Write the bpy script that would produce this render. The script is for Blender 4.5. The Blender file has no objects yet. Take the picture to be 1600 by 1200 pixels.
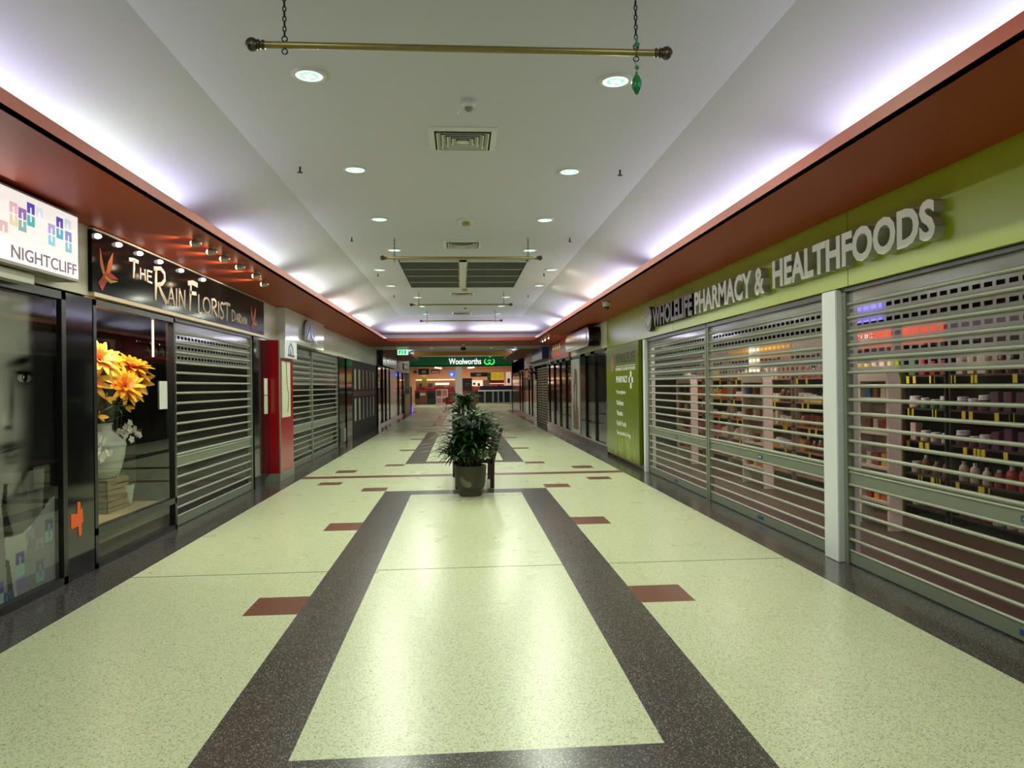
import bpy, math, random
from mathutils import Vector, Matrix
random.seed(7)
R = math.radians
sc = bpy.context.scene
col = sc.collection

# ------------------------------------------------------------------ camera, world, exposure, large lights
F_PX, YAW, PITCH, ROLL, CAM_H = 1117.9, 0.07142, 0.00221, -0.01212, 1.5
cam_d = bpy.data.cameras.new('camera'); cam = bpy.data.objects.new('camera', cam_d); col.objects.link(cam)
cam_d.sensor_width = 36.0; cam_d.lens = F_PX / 1600 * 36.0; cam_d.clip_end = 200
fwd = Vector((math.sin(YAW) * math.cos(PITCH), math.cos(YAW) * math.cos(PITCH), math.sin(PITCH)))
rt = Vector((math.cos(YAW), -math.sin(YAW), 0)); up = rt.cross(fwd)
rt2 = math.cos(ROLL) * rt + math.sin(ROLL) * up; up2 = -math.sin(ROLL) * rt + math.cos(ROLL) * up
cam.matrix_world = Matrix(((rt2.x, up2.x, -fwd.x, 0), (rt2.y, up2.y, -fwd.y, 0), (rt2.z, up2.z, -fwd.z, CAM_H), (0, 0, 0, 1)))
sc.camera = cam
w = bpy.data.worlds.new('world'); sc.world = w; w.use_nodes = True
w.node_tree.nodes['Background'].inputs[0].default_value = (0.55, 0.6, 0.65, 1)
w.node_tree.nodes['Background'].inputs[1].default_value = 0.02
sc.view_settings.view_transform = 'Standard'; sc.view_settings.look = 'None'
sc.view_settings.exposure = 0.3; sc.view_settings.gamma = 1.0
sc.view_settings.use_curve_mapping = False
sc.cycles.use_denoising = True
sc.cycles.max_bounces = 8; sc.cycles.transparent_max_bounces = 24
sc.cycles.sample_clamp_indirect = 6.0
sc.cycles.caustics_reflective = False; sc.cycles.caustics_refractive = False

def area(name, loc, size, power, color, direction, size_y=None, shape=None, parent=None, spread=None):
    d = bpy.data.lights.new(name, 'AREA'); d.energy = power; d.color = color
    d.shape = shape or ('RECTANGLE' if size_y else 'SQUARE'); d.size = size
    if size_y: d.size_y = size_y
    if spread: d.spread = spread
    o = bpy.data.objects.new(name, d); col.objects.link(o)
    v = Vector(direction).normalized()
    o.rotation_euler = v.to_track_quat('-Z', 'Y').to_euler()
    o.location = loc
    return o

COOL, VIO, GRN, WARMW = (0.74, 0.82, 1.0), (0.74, 0.76, 1.0), (0.82, 0.97, 0.88), (1.0, 0.97, 0.85)
COVE_P = 4.4      # watts per metre of tube in the cove
def cove(x, y0, y1, c, k=1.0, sx=1):
    L = y1 - y0
    o = area('cove_or_fill_light', (x, (y0 + y1) / 2, 3.0), 0.05, COVE_P * L * k, c, (0.45 * -sx, 0, 1), size_y=L)
    # long side along the corridor
    zax = -Vector((0.45 * -sx, 0, 1)).normalized(); yax = Vector((0, 1, 0)); xax = yax.cross(zax)
    o.rotation_euler = Matrix((xax, yax, zax)).transposed().to_euler()
for y0, y1, c, k in ((-4.5, 0.6, COOL, 1), (0.9, 3.3, COOL, .9), (3.4, 4.7, VIO, 1.0), (4.75, 5.8, GRN, 1.1), (5.85, 7.0, VIO, 1.2), (8.1, 9.3, VIO, 1.2),
                     (9.35, 10.5, GRN, 1.1), (11.4, 13.6, GRN, 1.3), (14.8, 17.0, WARMW, 1.4), (17.9, 21.0, GRN, 1.3)):
    cove(-2.66, y0, y1, c, k, -1)
for y0, y1, c, k in ((-4.5, 1.2, COOL, 1), (1.6, 3.4, COOL, 1.0), (3.5, 4.9, VIO, 1.3), (5.3, 7.0, VIO, 1.2), (7.05, 9.9, VIO, 1.35), (10.9, 12.3, VIO, 1.4), (12.35, 14.5, WARMW, 1.5),
                     (15.4, 18.4, VIO, 1.5), (19.2, 21.2, COOL, 1.4)):
    cove(2.76, y0, y1, c, k, 1)
area('cove_or_fill_light', (-1.25, 22.05, 3.0), 2.0, 13, VIO, (0, -0.45, 1), size_y=0.05)
area('cove_or_fill_light', (1.35, 22.05, 3.0), 2.0, 13, VIO, (0, -0.45, 1), size_y=0.05)
for sx, x in ((-1, -2.66), (1, 2.76)):
    cove(x, 27.4, 36.4, COOL, 1.0, sx)

# ------------------------------------------------------------------ materials
def lin(c):
    c = c / 255.0
    return c / 12.92 if c <= 0.04045 else ((c + 0.055) / 1.055) ** 2.4
def rgb(*a):
    return (lin(a[0]), lin(a[1]), lin(a[2]), 1.0)
MATS = {}
def mat(name, c, rough=0.6, metal=0.0, emit=0.0, ec=None, spec=0.5, noise=0.0, nscale=8.0, coat=0.0, bump=0.0):
    if name in MATS: return MATS[name]
    m = bpy.data.materials.new(name); m.use_nodes = True; MATS[name] = m
    nt = m.node_tree; b = nt.nodes['Principled BSDF']
    b.inputs['Base Color'].default_value = rgb(*c); b.inputs['Roughness'].default_value = rough
    b.inputs['Metallic'].default_value = metal; b.inputs['Specular IOR Level'].default_value = spec
    b.inputs['Coat Weight'].default_value = coat
    if emit:
        b.inputs['Emission Color'].default_value = rgb(*(ec or c)); b.inputs['Emission Strength'].default_value = emit
    if noise or bump:
        tc = nt.nodes.new('ShaderNodeTexCoord'); n = nt.nodes.new('ShaderNodeTexNoise')
        n.inputs['Scale'].default_value = nscale; n.inputs['Detail'].default_value = 4
        nt.links.new(tc.outputs['Object'], n.inputs['Vector'])
        if noise:
            r = nt.nodes.new('ShaderNodeMapRange'); r.inputs[3].default_value = 1 - noise; r.inputs[4].default_value = 1 + noise
            nt.links.new(n.outputs['Fac'], r.inputs[0])
            v = nt.nodes.new('ShaderNodeVectorMath'); v.operation = 'SCALE'; v.inputs[0].default_value = rgb(*c)[:3]
            nt.links.new(r.outputs[0], v.inputs['Scale']); nt.links.new(v.outputs[0], b.inputs['Base Color'])
        if bump:
            bp = nt.nodes.new('ShaderNodeBump'); bp.inputs['Strength'].default_value = bump; bp.inputs['Distance'].default_value = 0.01
            nt.links.new(n.outputs['Fac'], bp.inputs['Height']); nt.links.new(bp.outputs[0], b.inputs['Normal'])
    return m
def terrazzo(name, base, chips, rough, scale=110.0, amount=0.35):
    m = bpy.data.materials.new(name); m.use_nodes = True; MATS[name] = m
    nt = m.node_tree; b = nt.nodes['Principled BSDF']; L = nt.links
    tc = nt.nodes.new('ShaderNodeTexCoord')
    vo = nt.nodes.new('ShaderNodeTexVoronoi'); vo.inputs['Scale'].default_value = scale
    L.new(tc.outputs['Object'], vo.inputs['Vector'])
    sp = nt.nodes.new('ShaderNodeSeparateColor'); L.new(vo.outputs['Color'], sp.inputs[0])
    cr = nt.nodes.new('ShaderNodeValToRGB'); cr.color_ramp.interpolation = 'CONSTANT'
    L.new(sp.outputs[0], cr.inputs[0])
    el = cr.color_ramp.elements
    el[0].position = 0; el[0].color = rgb(*base); el[1].position = 1 - amount; el[1].color = rgb(*chips[0])
    for i, c in enumerate(chips[1:]):
        e = el.new(1 - amount * (1 - (i + 1) / len(chips))); e.color = rgb(*c)
    n = nt.nodes.new('ShaderNodeTexNoise'); n.inputs['Scale'].default_value = 0.8; L.new(tc.outputs['Object'], n.inputs['Vector'])
    mr = nt.nodes.new('ShaderNodeMapRange'); mr.inputs[3].default_value = 0.97; mr.inputs[4].default_value = 1.03; L.new(n.outputs['Fac'], mr.inputs[0])
    v = nt.nodes.new('ShaderNodeVectorMath'); v.operation = 'SCALE'; L.new(cr.outputs[0], v.inputs[0]); L.new(mr.outputs[0], v.inputs['Scale'])
    L.new(v.outputs[0], b.inputs['Base Color'])
    n2 = nt.nodes.new('ShaderNodeTexNoise'); n2.inputs['Scale'].default_value = 2.5; n2.inputs['Detail'].default_value = 5; L.new(tc.outputs['Object'], n2.inputs['Vector'])
    mr2 = nt.nodes.new('ShaderNodeMapRange'); mr2.inputs[3].default_value = rough * .92; mr2.inputs[4].default_value = rough * 1.08; L.new(n2.outputs['Fac'], mr2.inputs[0])
    L.new(mr2.outputs[0], b.inputs['Roughness'])
    b.inputs['Specular IOR Level'].default_value = 0.55
    return m
def glassy(name, tint=(0.86, 0.9, 0.88), rough=0.0, ior=1.5, haze=0.0, haze_c=(150, 150, 150), boost=0.0):
    m = bpy.data.materials.new(name); m.use_nodes = True; MATS[name] = m
    nt = m.node_tree; nt.nodes.clear(); L = nt.links
    out = nt.nodes.new('ShaderNodeOutputMaterial'); tr = nt.nodes.new('ShaderNodeBsdfTransparent'); tr.inputs[0].default_value = (*tint, 1)
    gl = nt.nodes.new('ShaderNodeBsdfGlossy'); gl.inputs['Roughness'].default_value = rough
    fr = nt.nodes.new('ShaderNodeFresnel'); fr.inputs[0].default_value = ior
    ge = nt.nodes.new('ShaderNodeNewGeometry'); mi_ = nt.nodes.new('ShaderNodeMapRange')      # same reflectance seen from either side of the sheet
    mi_.inputs[3].default_value = ior; mi_.inputs[4].default_value = 1 / ior
    L.new(ge.outputs['Backfacing'], mi_.inputs[0]); L.new(mi_.outputs[0], fr.inputs[0])
    mx = nt.nodes.new('ShaderNodeMixShader')
    src = tr
    if haze:
        di = nt.nodes.new('ShaderNodeBsdfDiffuse'); di.inputs[0].default_value = rgb(*haze_c)
        m0 = nt.nodes.new('ShaderNodeMixShader'); m0.inputs[0].default_value = haze
        L.new(tr.outputs[0], m0.inputs[1]); L.new(di.outputs[0], m0.inputs[2]); src = m0
    if boost:
        ad = nt.nodes.new('ShaderNodeMath'); ad.operation = 'ADD'; ad.use_clamp = True; ad.inputs[1].default_value = boost
        L.new(fr.outputs[0], ad.inputs[0]); L.new(ad.outputs[0], mx.inputs[0])
    else:
        L.new(fr.outputs[0], mx.inputs[0])
    L.new(src.outputs[0], mx.inputs[1]); L.new(gl.outputs[0], mx.inputs[2]); L.new(mx.outputs[0], out.inputs[0])
    return m

TL = terrazzo('terrazzo_light', (208, 215, 178), [(198, 205, 165), (217, 224, 190), (188, 195, 156), (204, 210, 170), (148, 154, 122)], 0.28, 170, 0.6)
TD = terrazzo('terrazzo_dark', (74, 70, 68), [(60, 57, 56), (88, 84, 80), (52, 49, 49), (70, 66, 64), (80, 76, 73), (62, 58, 58), (150, 146, 138)], 0.22, 240, 0.6)
TB = terrazzo('terrazzo_border', (66, 63, 62), [(56, 54, 53), (78, 74, 71), (48, 46, 46), (66, 63, 61), (130, 125, 116)], 0.17, 240, 0.5)
TR = terrazzo('terrazzo_brown', (116, 70, 54), [(104, 62, 48), (126, 78, 60), (96, 58, 46)], 0.3, 220, 0.5)
PHF = mat('pharmacy_floor', (58, 32, 25), .5, noise=.15, nscale=3)
JOINT = mat('joint', (70, 68, 55), 0.8)
CEIL = mat('ceiling_paint', (193, 192, 200), 0.75, noise=0.015, nscale=1.5)
CREAM = mat('cream_panel', (196, 192, 178), 0.35, noise=0.04, nscale=3)
TERRA = mat('terracotta_paint', (152, 52, 22), 0.5, noise=0.03, nscale=2)
GREENF = mat('lime_fascia', (146, 158, 24), 0.28, spec=0.6, noise=0.03, nscale=2)
BLACKG = mat('black_gloss', (14, 15, 17), 0.08, spec=0.6)
BLACKF = mat('black_frame', (24, 25, 28), 0.3)
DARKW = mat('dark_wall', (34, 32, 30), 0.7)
ALU = mat('satin_aluminium', (146, 150, 134), 0.42, 0.4)
ALUD = mat('aluminium_rail', (126, 132, 118), 0.45, 0.4)
WHITEP = mat('white_powder', (214, 218, 222), 0.4)
BRASS = mat('antique_brass', (126, 114, 70), 0.42, 0.7, noise=0.2, nscale=30)
BRONZE = mat('dark_bronze', (78, 70, 58), 0.3, 0.9)
BLACKM = mat('black_metal', (20, 20, 20), 0.45, 0.6)
GLASS = glassy('shop_glass')
GLASSD = glassy('dark_shop_glass', tint=(0.35, 0.36, 0.38), boost=0.03)
POLY = glassy('clear_polycarbonate', tint=(0.88, 0.86, 0.84), rough=0.08, ior=1.22, haze=0.02, haze_c=(150, 145, 135))
SLOT = glassy('smoked_slotted_strip', tint=(0.6, 0.58, 0.6), rough=0.1, ior=1.35, haze=0.62, haze_c=(158, 155, 156), boost=0.08)

# ------------------------------------------------------------------ mesh helpers
OFF = {}
class MB:
    def __init__(s, mats=None): s.v = []; s.f = []; s.m = []; s.sm = []; s.mats = []
    def mi(s, m):
        if m not in s.mats: s.mats.append(m)
        return s.mats.index(m)
    def face(s, pts, m, smooth=False):
        i = len(s.v); s.v += [tuple(p) for p in pts]; s.f.append(tuple(range(i, i + len(pts)))); s.m.append(s.mi(m)); s.sm.append(smooth); return s
    def raw(s, vs, fs, m, smooth=False):
        i = len(s.v); s.v += [tuple(p) for p in vs]
        for f in fs: s.f.append(tuple(i + k for k in f)); s.m.append(s.mi(m)); s.sm.append(smooth)
        return s
    def box(s, x0, x1, y0, y1, z0, z1, m, bev=0.0):
        x0, x1 = min(x0, x1), max(x0, x1); y0, y1 = min(y0, y1), max(y0, y1); z0, z1 = min(z0, z1), max(z0, z1)
        vs = [(x, y, z) for x in (x0, x1) for y in (y0, y1) for z in (z0, z1)]
        fs = [(0, 1, 3, 2), (4, 6, 7, 5), (0, 4, 5, 1), (2, 3, 7, 6), (0, 2, 6, 4), (1, 5, 7, 3)]
        if bev:
            # chamfered box through vertical-edge chamfer
            b = bev
            for (ax0, ax1, ay0, ay1, az0, az1) in ((x0, x1, y0 + b, y1 - b, z0 + b, z1 - b), (x0 + b, x1 - b, y0, y1, z0 + b, z1 - b), (x0 + b, x1 - b, y0 + b, y1 - b, z0, z1)):
                vv = [(x, y, z) for x in (ax0, ax1) for y in (ay0, ay1) for z in (az0, az1)]
                s.raw(vv, fs, m)
            return s
        return s.raw(vs, fs, m)
    def tube(s, pts, r, m, n=8, caps=True, smooth=True):
        pts = [Vector(p) for p in pts]; k = len(pts)
        rr = r if isinstance(r, (list, tuple)) else [r] * k
        vs = []; ref = None
        for i, p in enumerate(pts):
            t = (pts[min(i + 1, k - 1)] - pts[max(i - 1, 0)]).normalized()
            if ref is None: ref = Vector((0, 0, 1)) if abs(t.z) < 0.9 else Vector((1, 0, 0))
            a = t.cross(ref).normalized(); b = t.cross(a).normalized(); ref = -b if False else ref
            for j in range(n):
                q = 2 * math.pi * j / n; vs.append(p + a * (rr[i] * math.cos(q)) + b * (rr[i] * math.sin(q)))
        fs = [(i * n + j, i * n + (j + 1) % n, (i + 1) * n + (j + 1) % n, (i + 1) * n + j) for i in range(k - 1) for j in range(n)]
        s.raw(vs, fs, m, smooth)
        if caps:
            s.raw(vs[:n], [tuple(range(n))], m); s.raw(vs[-n:], [tuple(range(n))], m)
        return s
    def lathe(s, prof, c, m, n=24, axis='z', smooth=True, ms=None):
        c = Vector(c); vs = []
        for r, h in prof:
            for j in range(n):
                q = 2 * math.pi * j / n; a, b = r * math.cos(q), r * math.sin(q)
                vs.append(c + (Vector((a, b, h)) if axis == 'z' else Vector((h, a, b)) if axis == 'x' else Vector((a, h, b))))
        for i in range(len(prof) - 1):
            mm = ms[i] if ms else m
            base = vs[i * n:(i + 2) * n]
            s.raw(base, [(j, (j + 1) % n, n + (j + 1) % n, n + j) for j in range(n)], mm, smooth)
        return s
    def ball(s, c, r, m, n=12, sz=None):
        k = 8; prof = [(max(r * math.sin(math.pi * i / k), 1e-4), -(sz or r) * math.cos(math.pi * i / k)) for i in range(k + 1)]
        return s.lathe(prof, c, m, n)
    def prism(s, poly, fn, d0, d1, m):
        """poly in (u,v); fn maps (u,v,w) to world; extruded between w=d0 and d1"""
        n = len(poly); a = [fn(u, v, d0) for u, v in poly]; b = [fn(u, v, d1) for u, v in poly]
        s.raw(a + b, [tuple(range(n)), tuple(range(n, 2 * n))] + [(i, (i + 1) % n, n + (i + 1) % n, n + i) for i in range(n)], m)
        return s
    def stroke(s, pts, wd, fn, d0, d1, m):
        """flat pen stroke along pts (u,v) with width wd"""
        k = len(pts); wv = wd if isinstance(wd, (list, tuple)) else [wd] * k
        l, r = [], []
        for i, p in enumerate(pts):
            a = Vector(pts[max(i - 1, 0)]); b = Vector(pts[min(i + 1, k - 1)]); t = (b - a).normalized(); nrm = Vector((-t.y, t.x)) * wv[i] / 2
            l.append((p[0] + nrm.x, p[1] + nrm.y)); r.append((p[0] - nrm.x, p[1] - nrm.y))
        for i in range(k - 1):
            s.prism([l[i], l[i + 1], r[i + 1], r[i]], fn, d0, d1, m)
        return s
    def build(s, name, parent=None, m=None, loc=None):
        me = bpy.data.meshes.new(name)
        off = OFF[parent.name] if parent is not None else Vector(loc or (0, 0, 0))
        me.from_pydata([(v[0] - off.x, v[1] - off.y, v[2] - off.z) for v in s.v], [], s.f)
        for mm in s.mats: me.materials.append(mm)
        for p, k, sm in zip(me.polygons, s.m, s.sm): p.material_index = k; p.use_smooth = sm
        me.update()
        o = bpy.data.objects.new(name, me); col.objects.link(o)
        if parent is not None: o.parent = parent; OFF[o.name] = off
        else: o.location = off; OFF[o.name] = off
        return o
def empty(name, loc, label, cat, group=None):
    o = bpy.data.objects.new(name, None); col.objects.link(o); o.location = loc; o.empty_display_size = 0.1
    OFF[o.name] = Vector(loc); o['label'] = label; o['category'] = cat
    if group: o['group'] = group
    return o
def tag(o, label, cat, group=None):
    o['label'] = label; o['category'] = cat
    if group: o['group'] = group
    return o
def struct(mb, name, label=None):
    o = mb.build(name); o['kind'] = 'structure'
    if label: o['label'] = label
    return o
def dup(o, loc, label=None, group=None):
    def cp(q, par):
        c = q.copy(); col.objects.link(c)
        if par is not None: c.parent = par
        for ch in list(q.children): cp(ch, c)
        return c
    c = cp(o, None); c.location = loc
    if label: c['label'] = label
    if group: c['group'] = group
    return c
def L_(x, y0, z0): return lambda u, v, w: (x + w, y0 + u, z0 + v)       # on the left wall, reading away from the camera
def R_(x, y0, z0): return lambda u, v, w: (x - w, y0 - u, z0 + v)       # on the right wall
def F_(x0, y, z0): return lambda u, v, w: (x0 + u, y - w, z0 + v)       # facing the camera
def text(mb, s, fn, width, height, m, depth=0.01, bold=0.0, m_side=None, res=3):
    cu = bpy.data.curves.new('t', 'FONT'); cu.body = s; cu.size = 1; cu.extrude = 0.5; cu.offset = bold; cu.resolution_u = res
    o = bpy.data.objects.new('t', cu); col.objects.link(o)
    dg = bpy.context.evaluated_depsgraph_get(); me = bpy.data.meshes.new_from_object(o.evaluated_get(dg))
    xs = [v.co.x for v in me.vertices]; ys = [v.co.y for v in me.vertices]
    x0, x1, y0, y1 = min(xs), max(xs), min(ys), max(ys)
    sx = width / (x1 - x0); sy = height / (y1 - y0)
    vs = [fn((v.co.x - x0) * sx, (v.co.y - y0) * sy, depth if v.co.z > 0 else 0.0) for v in me.vertices]
    i = len(mb.v); mb.v += vs
    for p in me.polygons:
        side = abs(p.normal.z) < 0.5
        mb.f.append(tuple(i + k for k in p.vertices)); mb.m.append(mb.mi(m_side if side and m_side else m)); mb.sm.append(False)
    bpy.data.objects.remove(o); bpy.data.meshes.remove(me); bpy.data.curves.remove(cu)
    return mb

# ------------------------------------------------------------------ the shell
CX = 0.05; XL, XR = -3.08, 3.12
# floor: one inlaid terrazzo surface, cut into cells
b = MB()
xs = sorted({-9, XL, -2.65, -2.23, -1.88, -1.46, -1.10, -0.71, 0.83, 1.22, 1.60, 2.01, 2.38, 2.75, 3.17, 9})
yj = [(5.925, 5.94)]
bricks_in = [(4.84, 5.25), (7.62, 8.05), (10.43, 10.80), (13.68, 14.02), (16.9, 17.25), (20.4, 20.78), (23.8, 24.15), (26.9, 27.25), (30.2, 30.5), (33.4, 33.7), (36.6, 36.9), (47, 47.6), (52, 52.6), (57, 57.6)]
bricks_out = [(11.2, 11.53), (12.75, 13.15), (23.9, 24.2), (26.0, 26.35), (37.4, 37.8), (40.0, 40.4), (54.6, 55.2), (59.2, 59.7)]
redl = [(12.0, 12.3), (24.95, 25.25), (38.6, 38.95)]
rects = [(2.56, 10.40), (14.02, 23.80), (27.0, 36.9), (41.2, 50.0)]
ys = {-6.0, 72.0}
for a, c in yj + bricks_in + bricks_out + redl: ys |= {a, c}
for a, c in rects: ys |= {a, c, a + 0.38, c - 0.38}
ys |= {17.0, 43.5}
ys = sorted(ys)
for i in range(len(xs) - 1):
    for j in range(len(ys) - 1):
        x = (xs[i] + xs[i + 1]) / 2; y = (ys[j] + ys[j + 1]) / 2; m = TL
        inn = lambda L: any(a < y < c for a, c in L)
        if y < 43.5 and (x < -2.65 or x > 2.75): m = PHF if x > 3.2 and y < 17 else TB
        elif -2.65 < x < 2.75:
            if inn(redl): m = TR
            elif (-1.46 < x < -1.10 or 1.22 < x < 1.60) and inn(bricks_in): m = TR
            elif (-2.23 < x < -1.88 or 2.01 < x < 2.38) and inn(bricks_out): m = TR
            elif -1.10 < x < 1.22:
                for a, c in rects:
                    if a < y < c and (x < -0.71 or x > 0.83 or y < a + 0.38 or y > c - 0.38): m = TD
            if inn(yj) and m is not TD: m = JOINT
        b.face([(xs[i], ys[j], 0), (xs[i + 1], ys[j], 0), (xs[i + 1], ys[j + 1], 0), (xs[i], ys[j + 1], 0)], m)
struct(b, 'floor')
# main coffered ceiling
b = MB(); z1 = 3.56; cl, cr = -1.74, 1.83; ze = 3.13; yc, ye = 21.2, 22.5
b.face([(cl, -6, z1), (cr, -6, z1), (cr, yc, z1), (cl, yc, z1)], CEIL)
b.face([(XL, -6, ze), (cl, -6, z1), (cl, yc, z1), (XL, ye, ze)], CEIL)
b.face([(cr, -6, z1), (3.17, -6, ze), (3.17, ye, ze), (cr, yc, z1)], CEIL)
b.face([(XL, ye, ze), (cl, yc, z1), (cr, yc, z1), (3.17, ye, ze)], CEIL)
b.box(XL, 3.17, ye, ye + .1, 2.88, ze, CEIL)
b.box(XL, 3.2, 24.5, 26.6, 2.87, 2.95, CREAM)      # flat bulkhead behind the cross soffit
# second coffer and the hall
b.face([(cl, 26.9, z1), (cr, 26.9, z1), (cr, 37.4, z1), (cl, 37.4, z1)], CEIL)
b.face([(XL, 26.6, ze), (cl, 26.9, z1), (cl, 37.4, z1), (XL, 38.4, ze)], CEIL)
b.face([(cr, 26.9, z1), (3.17, 26.6, ze), (3.17, 38.4, ze), (cr, 37.4, z1)], CEIL)
b.box(-9, 9, 37.4, 42.6, z1, z1 + .05, CEIL)
b.box(-9, 9, 26.6, 26.7, 2.88, 3.6, CEIL)
b.box(-9, 9, 42.6, 62, 4.0, 4.05, CEIL)
b.box(-9, 9, 42.6, 42.65, z1, 4.0, CEIL)
struct(b, 'ceiling')
# terracotta soffits with their upstand
def soffit(name, x_in, x_out, y0, y1):
    b = MB(); s = 1 if x_in < x_out else -1
    b.box(x_in, x_out, y0, y1, 2.87, 2.885, TERRA)
    b.box(x_in, x_in + s * 0.03, y0, y1, 2.87, 2.96, TERRA)
    return struct(b, name)
soffit('trim_1', -2.18, XL, -6, 24.5); soffit('trim_2', 2.24, 3.17, -6, 24.5)
b = MB(); b.box(-2.18, 2.24, 21.6, 24.5, 2.87, 2.885, TERRA); b.box(-2.18, 2.24, 21.57, 21.6, 2.87, 2.96, TERRA); struct(b, 'trim_3')
soffit('trim_4', -2.18, XL, 26.6, 36.6); soffit('trim_5', 2.24, 3.17, 26.6, 36.6)
b = MB()
for s, xi, xo in ((1, -2.18, XL), (-1, 2.24, 3.17)):
    b.prism([(xi, 36.6), (xi, 37.2), (xi - s * .3, 38.2), (xo, 38.8), (xo, 36.6)], lambda u, v, w: (u, v, w), 2.87, 2.96, TERRA)
struct(b, 'trim_6')
b = MB(); b.box(-3.2, 3.5, 50, 50.3, 3.65, 4.0, mat('ochre_paint', (190, 138, 24), .6)); struct(b, 'trim_7')
# walls: fascia bands over the shops, pier strips, far walls
b = MB()
b.box(-3.3, XL, -6, 26.6, 2.29, 3.2, CREAM); b.box(-3.3, XL, 33.4, 43.4, 2.29, 3.6, CREAM)
b.box(-3.3, XL, 26.6, 33.4, 2.29, 3.6, DARKW)
b.box(-9, -3.08, 43.3, 43.5, 0, 4.0, CREAM)
b.box(-9.2, -9, 43.5, 62, 0, 4.0, CREAM)
b.box(XL - .03, XL + .004, 11.46, 11.475, 2.3, 2.87, BLACKF)
struct(b, 'wall_left')
b = MB()
b.box(XR, 3.4, -6, 15.1, 2.27, 2.87, GREENF); b.box(XR, 3.4, 15.1, 43.4, 2.29, 2.87, CREAM)
b.box(3.17, 3.4, -6, 43.4, 2.87, 3.6, CREAM)
b.box(XR, 3.4, 35, 43.4, 2.29, 2.87, mat('taupe_panel', (120, 118, 104), .5))
b.box(XR - .002, XR, 5.55, 5.556, 2.27, 2.87, mat('panel_joint', (84, 92, 20), .6)); b.box(XR - .002, XR, 10.3, 10.306, 2.27, 2.87, MATS['panel_joint'])
b.box(3.1, 9, 43.3, 43.5, 0, 4.0, DARKW); b.box(9, 9.2, 43.5, 62, 0, 4.0, CREAM)
struct(b, 'wall_right')
b = MB(); b.box(-4.5, 5, -6.2, -6, 0, 3.6, mat('rear_wall', (150, 145, 130), .7)); struct(b, 'wall_back')
# shop interiors (backs, partitions, inner ceilings)
b = MB()
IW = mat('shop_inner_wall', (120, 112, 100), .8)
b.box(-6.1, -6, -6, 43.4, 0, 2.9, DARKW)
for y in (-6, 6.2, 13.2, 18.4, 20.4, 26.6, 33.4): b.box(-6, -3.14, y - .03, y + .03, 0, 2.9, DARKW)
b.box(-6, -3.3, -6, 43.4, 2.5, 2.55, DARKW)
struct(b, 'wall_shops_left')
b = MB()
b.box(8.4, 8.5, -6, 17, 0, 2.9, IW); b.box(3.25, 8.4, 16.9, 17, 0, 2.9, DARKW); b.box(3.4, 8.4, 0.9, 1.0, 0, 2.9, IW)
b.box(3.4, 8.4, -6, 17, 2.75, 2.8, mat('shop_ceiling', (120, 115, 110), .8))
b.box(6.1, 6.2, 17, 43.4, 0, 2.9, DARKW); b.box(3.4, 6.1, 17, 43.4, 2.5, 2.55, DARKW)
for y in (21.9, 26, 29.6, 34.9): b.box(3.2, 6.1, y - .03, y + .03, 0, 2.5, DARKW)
struct(b, 'wall_shops_right')

# ------------------------------------------------------------------ ceiling fittings
TRIMW = mat('white_trim', (200, 200, 194), .45)
LENS = mat('downlight_lens', (170, 240, 205), .2, emit=.62)
LENS2 = mat('downlight_lens_bright', (215, 255, 236), .2, emit=1.0)
def make_downlight(loc, label, power=9.0):
    t = empty('ceiling_downlight', loc, label, 'downlight', 'recessed downlights in the ceiling')
    x, y, z = loc
    MB().lathe([(.088, -.012), (.098, -.016), (.112, -.010), (.115, 0)], loc, TRIMW, 32).build('trim_ring', t)
    q = MB().lathe([(.001, -.010), (.03, -.010), (.06, -.0095), (.088, -.010)], loc, LENS, 32, ms=[LENS2, LENS, LENS2])
    le = q.build('lens', t)
    tb = MB()
    for k in range(4):
        a = k * math.pi / 2 + .4; tb.ball((x + .032 * math.cos(a), y + .032 * math.sin(a), z - .012), .014, LENS2, 8, .005)
    tb.build('lamp_tube', t)
    return t
DLC = (0.93, 1.0, 0.80)
DLW = 12.5
row_w = ['nearest', 'second', 'third', 'fourth', 'fifth', 'sixth', 'seventh', 'eighth', 'ninth']
dl0 = None
DY = [4.78, 6.83, 8.84, 10.83, 12.65, 14.66, 16.55, 18.4, 20.35]
for i, y in enumerate(DY):
    for x, sd in ((-0.97 if i not in (4, 5) else -1.39, 'left'), (1.07 if i not in (4, 5) else 1.635, 'right')):
        lb = f'round recessed downlight, {sd} one of the {row_w[i]} pair from the camera along the ceiling'
        if dl0 is None: dl0 = make_downlight((x, y, z1), lb); o = dl0
        else: o = dup(dl0, (x, y, z1), lb)
        a = area('downlight_lamp', (0, 0, -0.02), 0.17, DLW, DLC, (0, 0, -1), shape='DISK'); a.parent = o; a.location = (0, 0, -.02)
for y in (2.75, 0.7, -1.4, -3.5):
    for x in (-.97, 1.07): area('downlight_lamp', (x, y, z1 - .02), 0.17, DLW, DLC, (0, 0, -1), shape='DISK')
for i, (x, y, z, wd) in enumerate(((-.97, 29, z1, 'left one in the second coffer beyond the bulkhead'), (1.07, 29, z1, 'right one in the second coffer beyond the bulkhead'), (-1.0, 25.5, 2.87, 'left one in the low bulkhead near the exit sign'), (1.1, 25.6, 2.87, 'middle one in the low cream bulkhead'), (1.95, 25.4, 2.87, 'right one in the low cream bulkhead'))):
    o = dup(dl0, (x, y, z), 'small round downlight, ' + wd)
    for c in list(o.children):
        if c.type == 'LIGHT': c.data = c.data.copy(); c.data.energy = 5
for y in (33, 40, 46, 54): area('downlight_lamp', (0, y, 3.5), 1.2, 26, (1, .93, .8), (0, 0, -1))

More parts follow.
